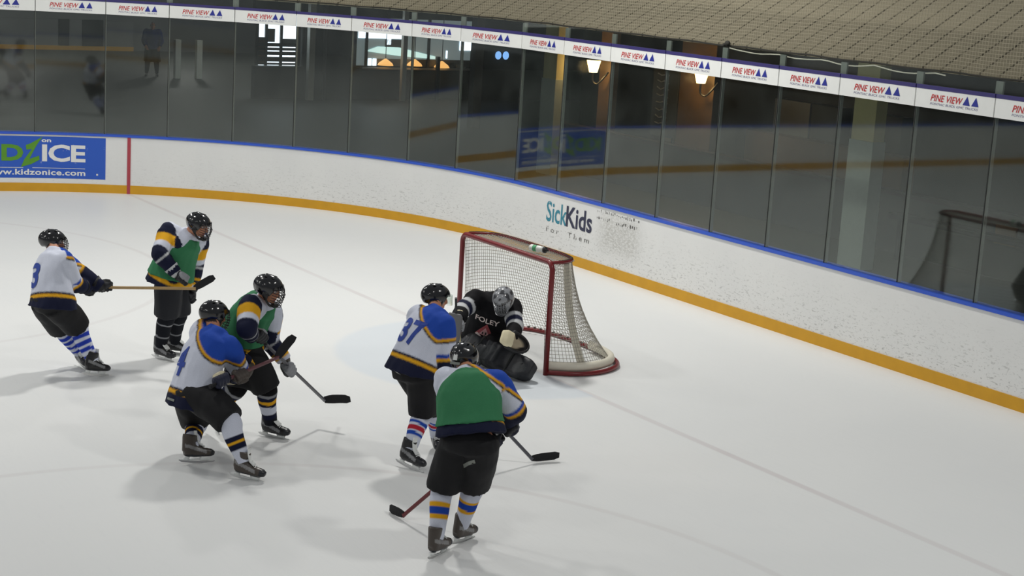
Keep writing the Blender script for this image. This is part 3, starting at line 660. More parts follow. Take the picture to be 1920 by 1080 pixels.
# ------------------------------------------------------------------ people
JT = {"A":{"pel":[-0.652,-4.963,0.802],"neck":[-0.809,-4.889,1.27],"head":[-0.99,-4.852,1.387],"shoL":[-0.985,-4.832,1.206],"shoR":[-0.622,-4.864,1.21],"elbL":[-0.907,-4.605,1.037],"elbR":[-0.698,-4.728,0.966],"wriL":[-0.82,-4.399,0.88],"wriR":[-0.871,-4.542,0.876],"hipL":[-0.735,-5.028,0.796],"hipR":[-0.548,-4.974,0.803],"kneL":[-0.936,-4.8,0.49],"kneR":[-0.741,-4.692,0.543],"ankL":[-1.015,-4.568,0.157],"ankR":[-0.592,-4.564,0.163],"toeL":[-0.838,-4.558,0.101],"toeR":[-0.621,-4.418,0.069]},"B":{"pel":[-0.945,-3.615,0.924],"neck":[-0.853,-3.45,1.388],"head":[-0.72,-3.384,1.55],"shoL":[-0.943,-3.3,1.305],"shoR":[-0.911,-3.657,1.409],"elbL":[-1.03,-3.295,1.028],"elbR":[-0.752,-3.807,1.22],"wriL":[-0.987,-3.347,0.759],"wriR":[-0.656,-3.651,1.01],"hipL":[-1.034,-3.568,0.943],"hipR":[-0.861,-3.661,0.962],"kneL":[-1.045,-3.465,0.526],"kneR":[-0.951,-3.634,0.544],"ankL":[-1.212,-3.447,0.141],"ankR":[-1.065,-3.66,0.142],"toeL":[-1.117,-3.291,0.09],"toeR":[-0.909,-3.572,0.088]},"C":{"pel":[2.408,-4.677,0.62],"neck":[2.358,-4.493,1.13],"head":[2.219,-4.432,1.29],"shoL":[2.172,-4.542,1.09],"shoR":[2.512,-4.431,1.017],"elbL":[2.159,-4.302,0.927],"elbR":[2.425,-4.282,0.786],"wriL":[2.208,-4.089,0.766],"wriR":[2.192,-4.298,0.649],"hipL":[2.304,-4.696,0.596],"hipR":[2.489,-4.726,0.655],"kneL":[2.086,-4.523,0.262],"kneR":[2.851,-4.558,0.513],"ankL":[2.438,-4.712,0.151],"ankR":[3.018,-4.478,0.145],"toeL":[2.448,-4.532,0.086],"toeR":[3.133,-4.361,0.082]},"D":{"pel":[1.9,-4.053,0.909],"neck":[2.127,-3.931,1.331],"head":[2.266,-3.937,1.499],"shoL":[2.029,-3.825,1.188],"shoR":[2.219,-4.107,1.308],"elbL":[1.963,-3.779,0.907],"elbR":[2.439,-4.228,1.165],"wriL":[2.204,-3.801,0.79],"wriR":[2.24,-4.091,1.043],"hipL":[1.825,-3.984,0.909],"hipR":[1.995,-4.084,0.893],"kneL":[1.992,-4.09,0.529],"kneR":[2.098,-3.866,0.535],"ankL":[1.74,-4.203,0.214],"ankR":[1.992,-3.768,0.14],"toeL":[1.9,-4.223,0.122],"toeR":[2.129,-3.657,0.093]},"E":{"pel":[3.145,-2.94,0.882],"neck":[3.112,-2.712,1.354],"head":[2.957,-2.626,1.484],"shoL":[2.943,-2.807,1.275],"shoR":[3.292,-2.737,1.265],"elbL":[3.091,-2.678,0.99],"elbR":[3.329,-2.719,0.97],"wriL":[3.236,-2.564,0.721],"wriR":[3.206,-2.575,0.777],"hipL":[3.056,-2.919,0.823],"hipR":[3.244,-2.901,0.862],"kneL":[3.111,-2.648,0.484],"kneR":[3.112,-2.788,0.468],"ankL":[2.892,-2.525,0.144],"ankR":[3.269,-3.015,0.153],"toeL":[3.059,-2.588,0.091],"toeR":[3.432,-2.951,0.076]},"F":{"pel":[5.369,-3.705,0.936],"neck":[5.158,-3.613,1.372],"head":[4.978,-3.551,1.483],"shoL":[5.029,-3.725,1.293],"shoR":[5.288,-3.447,1.312],"elbL":[4.903,-3.697,1.033],"elbR":[5.286,-3.264,1.088],"wriL":[5.054,-3.584,0.786],"wriR":[5.085,-3.211,0.917],"hipL":[5.273,-3.74,0.926],"hipR":[5.445,-3.644,0.908],"kneL":[5.127,-3.78,0.525],"kneR":[5.225,-3.546,0.55],"ankL":[5.265,-3.893,0.138],"ankR":[5.103,-3.571,0.146],"toeL":[5.177,-3.731,0.09],"toeR":[5.032,-3.405,0.09]},"G":{"pel":[0.299,-0.382,0.342],"neck":[0.516,-0.452,0.787],"head":[0.73,-0.475,0.831],"shoL":[0.637,-0.3,0.708],"shoR":[0.409,-0.62,0.767],"elbL":[0.87,-0.387,0.559],"elbR":[0.537,-0.87,0.697],"wriL":[1.063,-0.561,0.486],"wriR":[0.737,-1.039,0.635],"hipL":[0.361,-0.294,0.349],"hipR":[0.202,-0.395,0.392],"kneL":[0.664,-0.548,0.179],"kneR":[0.431,-0.651,0.151],"ankL":[1.046,-0.35,0.108],"ankR":[0.001,-0.624,0.162],"toeL":[0.89,-0.242,0.12],"toeR":[0.118,-0.768,0.12]}}
C = dict(white=lin(206, 210, 224)[:3], navy=lin(24, 28, 52)[:3], blue=lin(34, 72, 166)[:3], yellow=lin(222, 164, 34)[:3], black=lin(17, 17, 20)[:3], green=lin(58, 122, 84)[:3], grey=lin(140, 142, 146)[:3],
         skin=lin(190, 132, 102)[:3], dark=lin(26, 28, 34)[:3], royal=lin(40, 62, 170)[:3], red=lin(176, 42, 58)[:3], cream=lin(214, 204, 172)[:3], brown=lin(70, 62, 56)[:3], lgrey=lin(186, 188, 190)[:3], pink=lin(178, 120, 124)[:3])
def nrm(v): return V(v).normalized()
def seg(p, a, b):
    d = b-a; t = max(0, min(1, (p-a).dot(d)/max(1e-9, d.dot(d)))); return (p-(a+d*t)).length, t
class Pose:
    def __init__(s, n):
        for k, v in JT[n].items(): setattr(s, k, V(v))
        s.R = nrm((s.shoR-s.shoL)*.6+(s.hipR-s.hipL)); s.U = nrm(s.neck-s.pel); s.R = nrm(s.R-s.U*s.R.dot(s.U)); s.F = s.U.cross(s.R)
        s.hR = nrm(V((s.hipR-s.hipL).to_tuple())+s.R*.1)
        s.hips = (s.hipL+s.hipR)/2
        s.g = V((s.pel.x, s.pel.y, 0))
def arm(P, sd):
    return getattr(P, 'sho'+sd), getattr(P, 'elb'+sd), getattr(P, 'wri'+sd)
def spine(P, down=.17):
    hem = P.pel-P.U*down*.55-Z*down*.45
    w_ = P.pel.lerp(P.neck, .32)-P.F*.025
    return [hem, P.pel if down > 0 else hem.lerp(w_, .45), w_, P.pel.lerp(P.neck, .62)-P.F*.03, P.pel.lerp(P.neck, .86)-P.F*.005, P.pel.lerp(P.neck, .97)+P.F*.01, P.neck+P.U*.05+P.F*.025]
def jersey(root, P, colour, name='jersey', sz=1.0, seed=0, hem=.06):
    mb = MB(); sp = smoothline(spine(P, hem), 3)
    rs = lerp_list([(.270*sz, .232*sz), (.258*sz, .215*sz), (.232*sz, .178*sz), (.24*sz, .165*sz), (.225*sz, .145*sz), (.15*sz, .11*sz), (.085, .085)], 3)
    mb.loft(sp, rs, lat=[P.R]*len(sp), n=20, power=2.3)
    for sd in 'LR':
        a, b, c = arm(P, sd)
        inn = P.neck.lerp(a, .35)-P.U*.06
        pts = smoothline([inn, a+P.U*.005, a.lerp(b, .5), b, b.lerp(c, .5), c-(c-b)*.06], 3)
        mb.loft(pts, lerp_list([.11, .112*sz, .098*sz, .09*sz, .08*sz, .07*sz], 3), n=14)
        mb.ball(a+P.U*.015, .105*sz); mb.ball(b, .092*sz)
    vf = wrinkle(fuse(mb, .012, 4), .011, 8, seed)
    cols = []
    top = P.neck; h0 = sp[0]
    def shade(v):
        best = None
        for sd in 'LR':
            a, b, c = arm(P, sd)
            d1, t1 = seg(v, a, b); d2, t2 = seg(v, b, c)
            d, t = (d1, t1) if d1 < d2 else (d2, 1+t2)
            if best is None or d < best[0]: best = (d, t, sd)
        h = (v-P.pel).dot(P.U)/(P.neck-P.pel).length
        hz = (v-h0).dot(P.U)                     # height above the hem
        lat = (v-P.pel).dot(P.R); fr = (v-P.pel).dot(P.F)
        on_arm = best[0] < .125*sz and (best[1] > .55 or abs((v-P.neck).dot(P.R)) > .17) and (best[1] > .05)
        if best[1] > .7 and best[0] < .1 : on_arm = True
        if abs((v-P.pel.lerp(P.neck, .6)).dot(P.R)) < .13 and best[1] < .9: on_arm = False
        top_d = (v-P.neck).dot(P.U)
        return colour(dict(v=v, t=best[1], sd=best[2], arm=on_arm, h=h, hz=hz, lat=lat, fr=fr, td=top_d, d=best[0])), on_arm, best[2]
    for v in vf[0]:
        c0, oa, sd = shade(v)
        ax = (getattr(P, 'elb'+sd)-getattr(P, 'sho'+sd)).normalized() if oa else P.U
        c1, c2 = shade(v+ax*.006)[0], shade(v-ax*.006)[0]
        cols.append(tuple((c0[i]+c1[i]+c2[i])/3 for i in range(3)))
    o = obj(name, vf, M['cloth'], root, True, cols)
    return o, vf
def white_jersey(q, limr=.42, sh=.10, ft=.15):
    if q['arm'] and q['t'] > .78:
        t = q['t']
        return C['blue'] if t < .90 else C['yellow'] if t < 1.0 else C['navy']
    if not q['arm']:
        if q['hz'] < .075: return C['navy']
        if q['hz'] < .108: return C['yellow']
        if q['hz'] < .13: return C['navy']
    if q['arm']:
        lim = limr if q['sd'] == 'R' else (.34 if q['fr'] > .02 else .0)
        e = min((lim-q['t'])*.29, q['td']+.015+.75*(q['lat']+sh)) if q['sd'] == 'R' else (lim-q['t'])*.29; sc_ = 1.
    elif q['fr'] < .0:
        e = q['td']+.015+.75*(q['lat']+sh); sc_ = 1.
        if q['sd'] == 'R' and q['d'] < .22: e = min(e, (limr-q['t'])*.29)
    else:
        e = q['td']+ft; sc_ = 1.
        if q['lat'] > 0 and sh > -.2:
            e = max(e, q['td']+.015+.75*(q['lat']+sh))
            if q['sd'] == 'R' and q['d'] < .22: e = min(e, (limr-q['t'])*.29)
    e *= sc_
    if e > .03: return C['blue']
    if e > .005: return C['yellow']
    if e > -.012: return C['navy']
    return C['white']
def dark_jersey(q):
    t = q['t']
    if q['arm'] and q['sd'] == 'R':
        return C['navy'] if t < .25 else C['yellow'] if t < .6 else C['white'] if t < .85 else C['lgrey'] if 1.12 < t < 1.2 else C['navy']
    if q['arm']:
        if t < .22: return C['navy']
        if t < .66: return C['yellow']
        if t < .88: return C['white']
        if t < 1.08: return C['navy']
        if t < 1.16: return C['lgrey']
        if t < 1.52: return C['navy']
        if t < 1.80: return C['yellow']
        return C['white']
    if q['hz'] < .03: return C['navy']
    if q['hz'] < .09: return C['yellow']
    if q['td'] > -.20: return C['white'] if abs(q['lat']) < .17 else C['navy']
    return C['white'] if q['h'] > .5 else C['navy']
def goalie_jersey(q):
    t = q['t']
    if q['arm']:
        if .52 < t < .70: return C['lgrey']
        if .70 <= t < .95: return C['navy']
        if .95 <= t < 1.25: return C['lgrey']
    return C['black']
def pinnie(root, P, seed=0, hem=.06, cut=1):
    mb = MB(); full = smoothline(spine(P, hem), 3); rs = lerp_list([(.286, .248), (.274, .231), (.249, .195), (.252, .183), (.200, .164), (.13, .126), (.09, .09)], 3)
    full, rs = full[cut:-2], rs[cut:-2]
    mb.loft(full, rs, lat=[P.R]*len(full), n=20, power=2.3)
    vf = wrinkle(fuse(mb, .012, 4), .011, 8, seed)
    return obj('green_pinnie', vf, M['cloth'], root, True, [C['green']]*len(vf[0])), vf
def pants(root, P, seed=0, col=None, up=.03):
    mb = MB(); top = P.pel+P.U*up
    mb.loft([top, P.pel, P.hips-Z*.03, P.hips-Z*.09], [(.18, .15), (.215, .18), (.225, .195), (.13, .13)], lat=[P.hR]*4, n=18, power=2.3)
    for sd in 'LR':
        h, k = getattr(P, 'hip'+sd), getattr(P, 'kne'+sd)
        pts = [h+(h-k)*.05, h.lerp(k, .3), h.lerp(k, .68), h.lerp(k, 1.0)+(getattr(P, 'ank'+sd)-k)*.10]
        mb.loft(pts, [(.128, .15), (.138, .158), (.138, .15), (.128, .138)], lat=[P.hR]*4, n=16)
    vf = wrinkle(fuse(mb, .016, 3), .010, 6, seed+9)
    o = obj('pants', vf, M['shell'], root, True, [col or C['black']]*len(vf[0]))
    return o, vf
def stripes(*st):
    def f(t):
        for lim, c in st:
            if t < lim: return C[c]
        return C[st[-1][1]]
    return f
def sock_fine(root, P, sd, colour):
    k, a, h = getattr(P, 'kne'+sd), getattr(P, 'ank'+sd), getattr(P, 'hip'+sd); F = P.F
    ctrl = smoothline([k+(h-k)*.10, k.lerp(a, .12)+F*.005, k.lerp(a, .35)-F*.012, k.lerp(a, .6)-F*.008, k.lerp(a, .9), a], 10)
    rr = lerp_list([(.085, .09), (.085, .092), (.080, .088), (.07, .077), (.056, .062), (.052, .058)], 10)
    vf = wrinkle(MB().loft(ctrl, rr, lat=[P.hR]*len(ctrl), n=18).vf, .005, 16, 2)
    cols = [colour((v-k).dot(a-k)/(a-k).dot(a-k)) for v in vf[0]]
    return obj('sock', vf, M['sock'], root, True, cols)
def skate(root, P, sd, main='black', accent='lgrey'):
    k, a, t = getattr(P, 'kne'+sd), getattr(P, 'ank'+sd), getattr(P, 'toe'+sd)
    f = t-a; f.z *= .35; f = nrm(f)
    u = nrm(nrm(k-a)*.35+Z); u = nrm(u-f*u.dot(f)); s = f.cross(u)
    def Q(x, y, z): return a+f*x+s*y+u*z
    mb = MB()
    mb.loft([Q(-.07, 0, -.055), Q(-.04, 0, -.052), Q(.03, 0, -.05), (Q(.11, 0, -.048)), Q(.175, 0, -.05), Q(.205, 0, -.055)], [(.032, .03), (.04, .042), (.042, .045), (.046, .040), (.044, .034), (.026, .02)], lat=[s]*6, n=14, power=2.4)
    mb.loft([Q(-.035, 0, -.05), Q(-.03, 0, 0), Q(-.025, 0, .05), Q(-.02, 0, .10)], [(.042, .055), (.046, .06), (.050, .066), (.054, .070)], lat=[s]*4, n=14)
    mb.loft([Q(.02, 0, -.03), Q(.075, 0, -.035), Q(.12, 0, -.045)], [(.036, .05), (.038, .04), (.03, .03)], lat=[s]*3, n=12)
    vf = fuse(mb, .009, 3)
    cols = []
    for v in vf[0]:
        d = v-a; x, y, z = d.dot(f), d.dot(s), d.dot(u)
        c = C[main]
        if x > .155: c = C['dark']
        if z < -.075: c = C['dark']
        if abs(y) > .03 and -.03 < z+.25*x < .0 and x < .12: c = tuple(C[main][i]*.6+C[accent][i]*.4 for i in range(3))
        cols.append(c)
    b = obj('skate_boot', vf, M['boot'], root, True, cols)
    to = MB().loft([Q(.025, 0, .135), Q(.03, 0, .09), Q(.055, 0, .03), Q(.10, 0, .0)], [(.036, .009)]*4, lat=[s]*4, n=8)
    obj('tongue', to.vf, M['holder'], b, True)
    lc = MB()
    for i in range(5):
        x = .05+i*.022; z = .045-i*.017
        lc.loft([Q(x-.01, -.03, z-.005), Q(x, 0, z+.012), Q(x-.01, .03, z-.005)], .0035, n=5)
    obj('laces', lc.vf, M['holder'], b)
    h = MB()
    for x0, x1 in ((-.075, -.015), (.07, .165)):
        mm = (x0+x1)/2
        h.loft([Q(mm, 0, -.092), Q(mm, 0, -.108), Q(mm, 0, -.122)], [(.026, (x1-x0)/2), (.014, (x1-x0)/2*.85), (.009, (x1-x0)/2*1.15)], lat=[s]*3, n=10)
    h.loft([Q(-.10, 0, -.118), Q(.05, 0, -.121), Q(.20, 0, -.118)], [(.006, .007)]*3, lat=[s]*3, n=8)
    obj('blade_holder', h.vf, M['holder'], b, True)
    bl = MB(); xs = [-.115, -.09, 0, .12, .19, .215]; zs = [-.125, -.138, -.145, -.145, -.138, -.122]
    vs = []
    for x, z in zip(xs, zs): vs += [Q(x, .0018, z), Q(x, -.0018, z), Q(x, -.0018, -.118), Q(x, .0018, -.118)]
    fs = [(4*i+j, 4*i+(j+1) % 4, 4*i+4+(j+1) % 4, 4*i+4+j) for i in range(5) for j in range(4)]+[(0, 3, 2, 1), (20, 21, 22, 23)]
    bl.add(vs, fs); obj('skate_blade', bl.vf, M['steel'], b)
def body(root, P, look, face_col='skin', drop=.04):
    """one continuous skin: trunk, limbs, hands, neck and a head with a face"""
    look = nrm(look); hu = nrm(Z-look*look.z+P.U*.15); hu = nrm(hu-look*hu.dot(look)); hs = look.cross(hu)
    H = P.head-hu*drop
    def Q(x, y, z): return H+look*x+hs*y+hu*z
    mb = MB()
    sp = spine(P, .05); mb.loft(sp[:-1], [(.15, .11), (.165, .12), (.15, .11), (.17, .12), (.15, .10), (.07, .07)], lat=[P.R]*6, n=14)
    mb.loft([P.neck-P.U*.04, P.neck.lerp(H, .5)-look*.015, Q(-.02, 0, -.03)], [.066, .058, .06], n=12)
    for sd in 'LR':
        a, b, c = arm(P, sd); mb.loft(smoothline([P.neck.lerp(a, .6), a, b, c-(c-b)*.05, c+(c-b)*.03], 3), lerp_list([.06, .062, .045, .034, .03], 3), n=10)
        h, k, n_ = getattr(P, 'hip'+sd), getattr(P, 'kne'+sd), getattr(P, 'ank'+sd)
        mb.loft(smoothline([h+Z*.05, h, k, k.lerp(n_, .35), n_], 3), lerp_list([.08, .09, .06, .058, .038], 3), n=10)
    mb.ball(Q(-.012, 0, .03), (.097, .074, .092), look, hu)
    mb.loft([Q(.03, 0, .02), Q(.035, 0, -.05), Q(.05, 0, -.10)], [(.062, .055), (.055, .05), (.03, .032)], lat=[hs]*3, n=12)
    mb.loft([Q(.085, 0, .025), Q(.10, 0, -.005), Q(.112, 0, -.03), (Q(.09, 0, -.04))], [(.010, .009), (.012, .011), (.017, .014), (.014, .008)], lat=[hs]*4, n=8)
    mb.ball(Q(.075, 0, .038), (.02, .05, .012), look, hu); mb.ball(Q(.083, 0, -.066), (.013, .024, .012), look, hu); mb.ball(Q(.07, 0, -.10), (.02, .024, .016), look, hu)
    for y in (-.075, .075): mb.ball(Q(-.005, y, -.005), (.022, .010, .032), look, hu, 10, 7)
    vf = fuse(mb, .011, 2)
    cols = []
    for v in vf[0]:
        d = v-H; x, y, z = d.dot(look), d.dot(hs), d.dot(hu); c = C[face_col]
        if x > .05 and abs(abs(y)-.032) < .014 and abs(z-.012) < .009: c = (.75, .74, .72) if abs(abs(y)-.032) > .006 else (.03, .02, .02)
        elif x > .05 and abs(abs(y)-.032) < .02 and abs(z-.036) < .006: c = (.05, .03, .02)
        elif x > .06 and abs(y) < .024 and abs(z+.066) < .009: c = lin(150, 80, 72)[:3]
        elif x < .03 and z > -.0: c = lin(40, 30, 24)[:3]
        elif x < -.03 and z > -.06 and d.length < .13: c = lin(40, 30, 24)[:3]
        cols.append(c)
    return obj('body', vf, M['skin'], root, True, cols), (look, hu, hs, H)
def helmet(root, fr, cage=True, visor=False, sticker=None, scale=1.0, light_cage=False):
    look, hu, hs, H = fr
    def Q(x, y, z): return H+look*x*scale+hs*y*scale+hu*z*scale
    nu, nv = 28, 12; vs = []; fs = []
    def shell(th, ph, grow=0):
        # ph azimuth from the front, th from the crown
        x = cos(ph)*sin(th); y = sin(ph)*sin(th); z = cos(th)
        rx = .128 if x > 0 else .138
        p = V((x*rx, y*.107, .022+z*.112))
        ridge = .006*max(0, cos(ph*2))*sin(th)**2-.005*(1 if abs(abs(y)-.5) < .12 and x < .2 else 0)
        f = 1+(ridge+grow)/.11
        return V((p.x*f, p.y*f, .022+(p.z-.022)*f))
    for i in range(nv+1):
        for j in range(nu):
            ph = 2*pi*j/nu
            cf = cos(ph); low = 1.42 if cf > .55 else (2.05 if cf > -.1 else 2.32)
            th = max(.001, low*i/nv); p = shell(th, ph); vs.append(Q(p.x-.008, p.y, p.z))
    n1 = len(vs)
    for i in range(nv+1):
        for j in range(nu):
            ph = 2*pi*j/nu; cf = cos(ph); low = 1.42 if cf > .55 else (2.05 if cf > -.1 else 2.32)
            p = shell(max(.001, low*i/nv), ph, -.012); vs.append(Q(p.x-.008, p.y, p.z))
    for i in range(nv):
        for j in range(nu):
            a, b, c, d = i*nu+j, i*nu+(j+1) % nu, (i+1)*nu+(j+1) % nu, (i+1)*nu+j
            fs.append((a, b, c, d)); fs.append((n1+d, n1+c, n1+b, n1+a))
    for j in range(nu): fs.append((nv*nu+j, nv*nu+(j+1) % nu, n1+nv*nu+(j+1) % nu, n1+nv*nu+j))
    h = obj('helmet', (vs, fs), M['helmet'], root, True, [C['black']]*len(vs))
    # vents, rivets, ear guards
    vt = MB()
    for y in (-.045, 0, .045):
        for x in (-.05, .02):
            th = .75
            p = Q(x-.01, y, .022+.113*sqrt(max(.05, 1-(x/.135)**2-(y/.107)**2)))
            vt.ball(p, (.017, .006, .003), look, hu, 8, 5)
    obj('vents', vt.vf, M['gasket'], h)
    for y in (-.094, .094):
        e = MB(); e.loft([Q(.0, y, .0), Q(.005, y*.98, -.045), Q(.02, y*.9, -.075)], [(.032, .010), (.028, .010), (.012, .008)], lat=[look]*3, n=10)
        obj('ear_guard', e.vf, M['black'], h, True)
    s = MB(); s.loft(smoothline([Q(.01, -.088, -.06), Q(.06, -.06, -.115), Q(.085, 0, -.13), Q(.06, .06, -.115), Q(.01, .088, -.06)], 3), (.010, .003), n=6); obj('chin_strap', s.vf, M['black'], h)
    if sticker:
        st = MB(); st.obox(Q(-.149, 0, -.005), look, hs, hu, .003, .016, .022); obj('back_sticker', st.vf, M['strip'], h)
        st = MB(); st.obox(Q(-.138, 0, -.05), look, hs, hu, .004, .04, .010); obj('back_badge', st.vf, M['alu'], h)
        for y in (-.035, .035): obj('rivet', MB().ball(Q(-.137, y, .035), .006, nu=6, nv=4).vf, M['steel'], h)
    if cage:
        cg = MB()
        for z in (.035, .012, -.012, -.036, -.06, -.084, -.106):
            w_ = .09 if z > -.06 else .09-(-.06-z)*.6; dp = .155 if z < .02 else .14
            cg.loft(smoothline([Q(.06, -w_, z), Q(dp-.025, -w_*.62, z-.002), Q(dp, 0, z-.004), Q(dp-.025, w_*.62, z-.002), Q(.06, w_, z)], 3), .0032, n=5)
        for y in (-.068, -.04, -.014, .014, .04, .068):
            xx = .157-abs(y)*.55
            cg.loft(smoothline([Q(.115-abs(y)*.3, y, .075), Q(xx-.012, y, .035), Q(xx, y, -.04), Q(xx-.02, y*.8, -.11)], 3), .0032, n=5)
        obj('face_cage', cg.vf, M['cagelight' if light_cage else 'cage'], h)
        cu = MB(); cu.ball(Q(.10, 0, -.115), (.035, .05, .022), look, hu); obj('chin_cup', cu.vf, M['black'], h, True)
    if visor:
        v = MB(); n = 9; vs = []
        for i in range(n):
            A = -1.2+2.4*i/(n-1); vs += [Q(.128*cos(A)+.01, .112*sin(A), .055), Q(.135*cos(A)+.02, .116*sin(A), -.035)]
        v.add(vs, [(2*i, 2*i+1, 2*i+3, 2*i+2) for i in range(n-1)])
        o = obj('visor', v.vf, M['glass'], h); md = o.modifiers.new('s', 'SOLIDIFY'); md.thickness = .003
    return h
def glove(root, wrist, elbow, grip, axis, main='black', accent='dark', cuff='black', flip=1):
    """padded glove closed round a shaft that runs along axis through grip"""
    axis = nrm(axis); w = grip-wrist; w = nrm(w-axis*w.dot(axis)*.6); 
    n = nrm(w-axis*w.dot(axis)); s = axis.cross(n)*flip         # n: wrist -> shaft, s: side the palm faces
    K = 1.15
    pc = grip-n*.012-s*.042
    mb = MB()
    mb.loft([wrist-s*.01, wrist.lerp(pc, .5)-s*.012, pc, pc+n*.035], [(.046, .038), (.056, .044), (.063, .042), (.056, .032)], lat=[axis]*4, n=12, power=2.5)
    L4 = (.92, 1.05, 1.0, .82)
    for i in range(4):
        ax = (-.050+.033*i)
        pts = []
        for k, A in enumerate((-.55, .15, .9, 1.7, 2.4)):
            rr = .036*(1.15 if k == 0 else 1)
            A *= L4[i]
            pts.append(grip+axis*ax+n*(rr*cos(-pi/2+pi/2+A-.1))*1.0+s*(rr*sin(A-.1-.9)))
        pts = [pc+n*.03+axis*ax]+pts
        mb.loft(smoothline(pts, 2), lerp_list([.02, .0195, .019, .018, .017, .0145], 2), n=8)
    tb = [pc-n*.012-axis*.045, pc+axis*-.066+s*.02, grip-axis*.055+s*.032-n*.008, grip-axis*.03+s*.04+n*.004]
    mb.loft(smoothline(tb, 2), lerp_list([.021, .02, .018, .015], 2), n=8)
    for i in range(3):
        mb.loft([pc-s*.028+n*(-.02+.026*i)-axis*.042, pc-s*.036+n*(-.02+.026*i), pc-s*.028+n*(-.02+.026*i)+axis*.042], .013, n=7)
    vf = fuse(mb, .0075, 2, .4)
    g = obj('glove', vf, M['leather'], root, True, [C[main] if (v-pc).dot(s) < -.02 else C[accent] for v in vf[0]])
    ed = nrm(elbow-wrist)
    obj('glove_cuff', MB().loft([wrist+w*.02, wrist, wrist+ed*.06, wrist+ed*.105, wrist+ed*.10], [(.046, .04), (.058, .05), (.072, .066), (.085, .08), (.07, .066)], lat=[axis]*5, n=14).vf, M['leather'], g, True)
    me = g.children[0].data; a = me.color_attributes.new('Col', 'FLOAT_COLOR', 'POINT'); a.data.foreach_set('color', [x for _ in me.vertices for x in (*C[cuff], 1)])
    return g
def stick(name_label, butt, heel, tip, upv=(0, 0, 1), shaft='stick_grey', tape=True, grip_tape='tape'):
    butt, heel, tip = V(butt), V(heel), V(tip)
    t = thing('hockey_stick', name_label, 'hockey stick', tuple(butt.lerp(heel, .5)))
    d = nrm(heel-butt); side = nrm(d.cross(tip-heel)); wd = side.cross(d)
    mid_ = butt+d*.22
    obj('shaft', MB().loft([mid_, heel-d*.03, heel+d*.01], [(.0105, .015), (.0105, .015), (.010, .018)], lat=[side]*3, n=12, power=4).vf, M[shaft], t)
    obj('grip', MB().loft([butt, butt+d*.02, butt+d*.025, mid_], [(.017, .02), (.017, .02), (.0125, .017), (.0125, .017)], lat=[side]*4, n=12, power=4).vf, M[grip_tape], t)
    b = tip-heel; L_ = b.length; bd = nrm(b); hh = nrm(V(upv)-bd*V(upv).dot(bd)); pts = []
    n = 7; vs = []; fs = []
    for i in range(n):
        f = i/(n-1); c = heel+b*f+side*(.03*f*f); h0 = .034 if i < n-1 else .022; h0 = .026+.012*min(1, f*4) if i < n-1 else .024
        th = .006*(1-.5*f)
        for a_, b_ in ((th, h0), (-th, h0), (-th, -h0), (th, -h0)): vs.append(c+side*a_+hh*(b_+.004))
    for i in range(n-1):
        for j in range(4): fs.append((4*i+j, 4*i+(j+1) % 4, 4*i+4+(j+1) % 4, 4*i+4+j))
    fs += [(0, 3, 2, 1), (4*n-4, 4*n-3, 4*n-2, 4*n-1)]
    obj('blade', (vs, fs), M['tape'], t)
    return t
def onback(root, P, txt, vf, x0, x1, y0, y1, mat='num', side=-1, name='number', **k):
    """lettering on the back (side -1) or chest (+1)"""
    t = subdiv(fit_text(txt, x0, x1, y0, y1, **k), 1)
    nrmv = P.F*side; right = P.R if side < 0 else -P.R
    return obj(name, project(t, P.pel, right, P.U, nrmv, vf), M[mat], root)
def person(nm, label, P): return thing('hockey_player', label, 'person', tuple(P.g))

def toward(*w): return RT*w[0]+AW*w[1]+Z*w[2]
AL = RT, AW
# --- A: white jersey at the far left, reaching with his stick
P = Pose('A'); A_ = person('a', 'person in white jersey number 3 reaching a stick forward at the far left', P)
_, fr = body(A_, P, toward(1, .25, -.15)); helmet(A_, fr)
_, vf = jersey(A_, P, lambda q: white_jersey(q, -.1, -.35, .09), seed=1); pants(A_, P, 1)
onback(A_, P, '3', vf, -.10, .07, .12, .38, bold=.03)
ss = stripes((.28, 'white'), (.38, 'royal'), (.45, 'white'), (.55, 'royal'), (.62, 'white'), (.72, 'royal'), (.80, 'white'), (.88, 'royal'), (2, 'white'))
for sd in 'LR': sock_fine(A_, P, sd, ss); skate(A_, P, sd)
sb, sh, st_ = V((-.955, -4.61, .872)), V((-.49, -3.52, .888)), V((-.40, -3.34, 1.025))
gR = sb.lerp(sh, .10); gL = sb.lerp(sh, .24)
stick('wooden hockey stick held out level by the leftmost player in white', sb, sh, st_, shaft='wood', grip_tape='stick_black')
glove(A_, P.wriR, P.elbR, gR, sh-sb, 'black', 'dark'); glove(A_, P.wriL, P.elbL, gL, sh-sb, 'black', 'dark', flip=-1)

# --- B: green pinnie, dark legs, upright
P = Pose('B'); B_ = person('b', 'person in green pinnie with yellow sleeves and all dark legs standing at upper left', P)
_, fr = body(B_, P, toward(1, -.25, -.35)); helmet(B_, fr)
_, vf = jersey(B_, P, dark_jersey, seed=2); pinnie(B_, P, 2, .06, 3); pants(B_, P, 2, C['dark'])
ss = stripes((.30, 'dark'), (.34, 'grey'), (.66, 'dark'), (.70, 'grey'), (2, 'dark'))
for sd in 'LR': sock_fine(B_, P, sd, ss); skate(B_, P, sd)
ax = V((.35, .5, -.75))
glove(B_, P.wriR, P.elbR, P.wriR+nrm(P.wriR-P.elbR)*.075, toward(.6, .2, -.5), 'grey', 'dark', 'lgrey'); glove(B_, P.wriL, P.elbL, P.wriL+nrm(P.wriL-P.elbL)*.075, toward(.6, .2, -.5), 'black', 'dark', flip=-1)

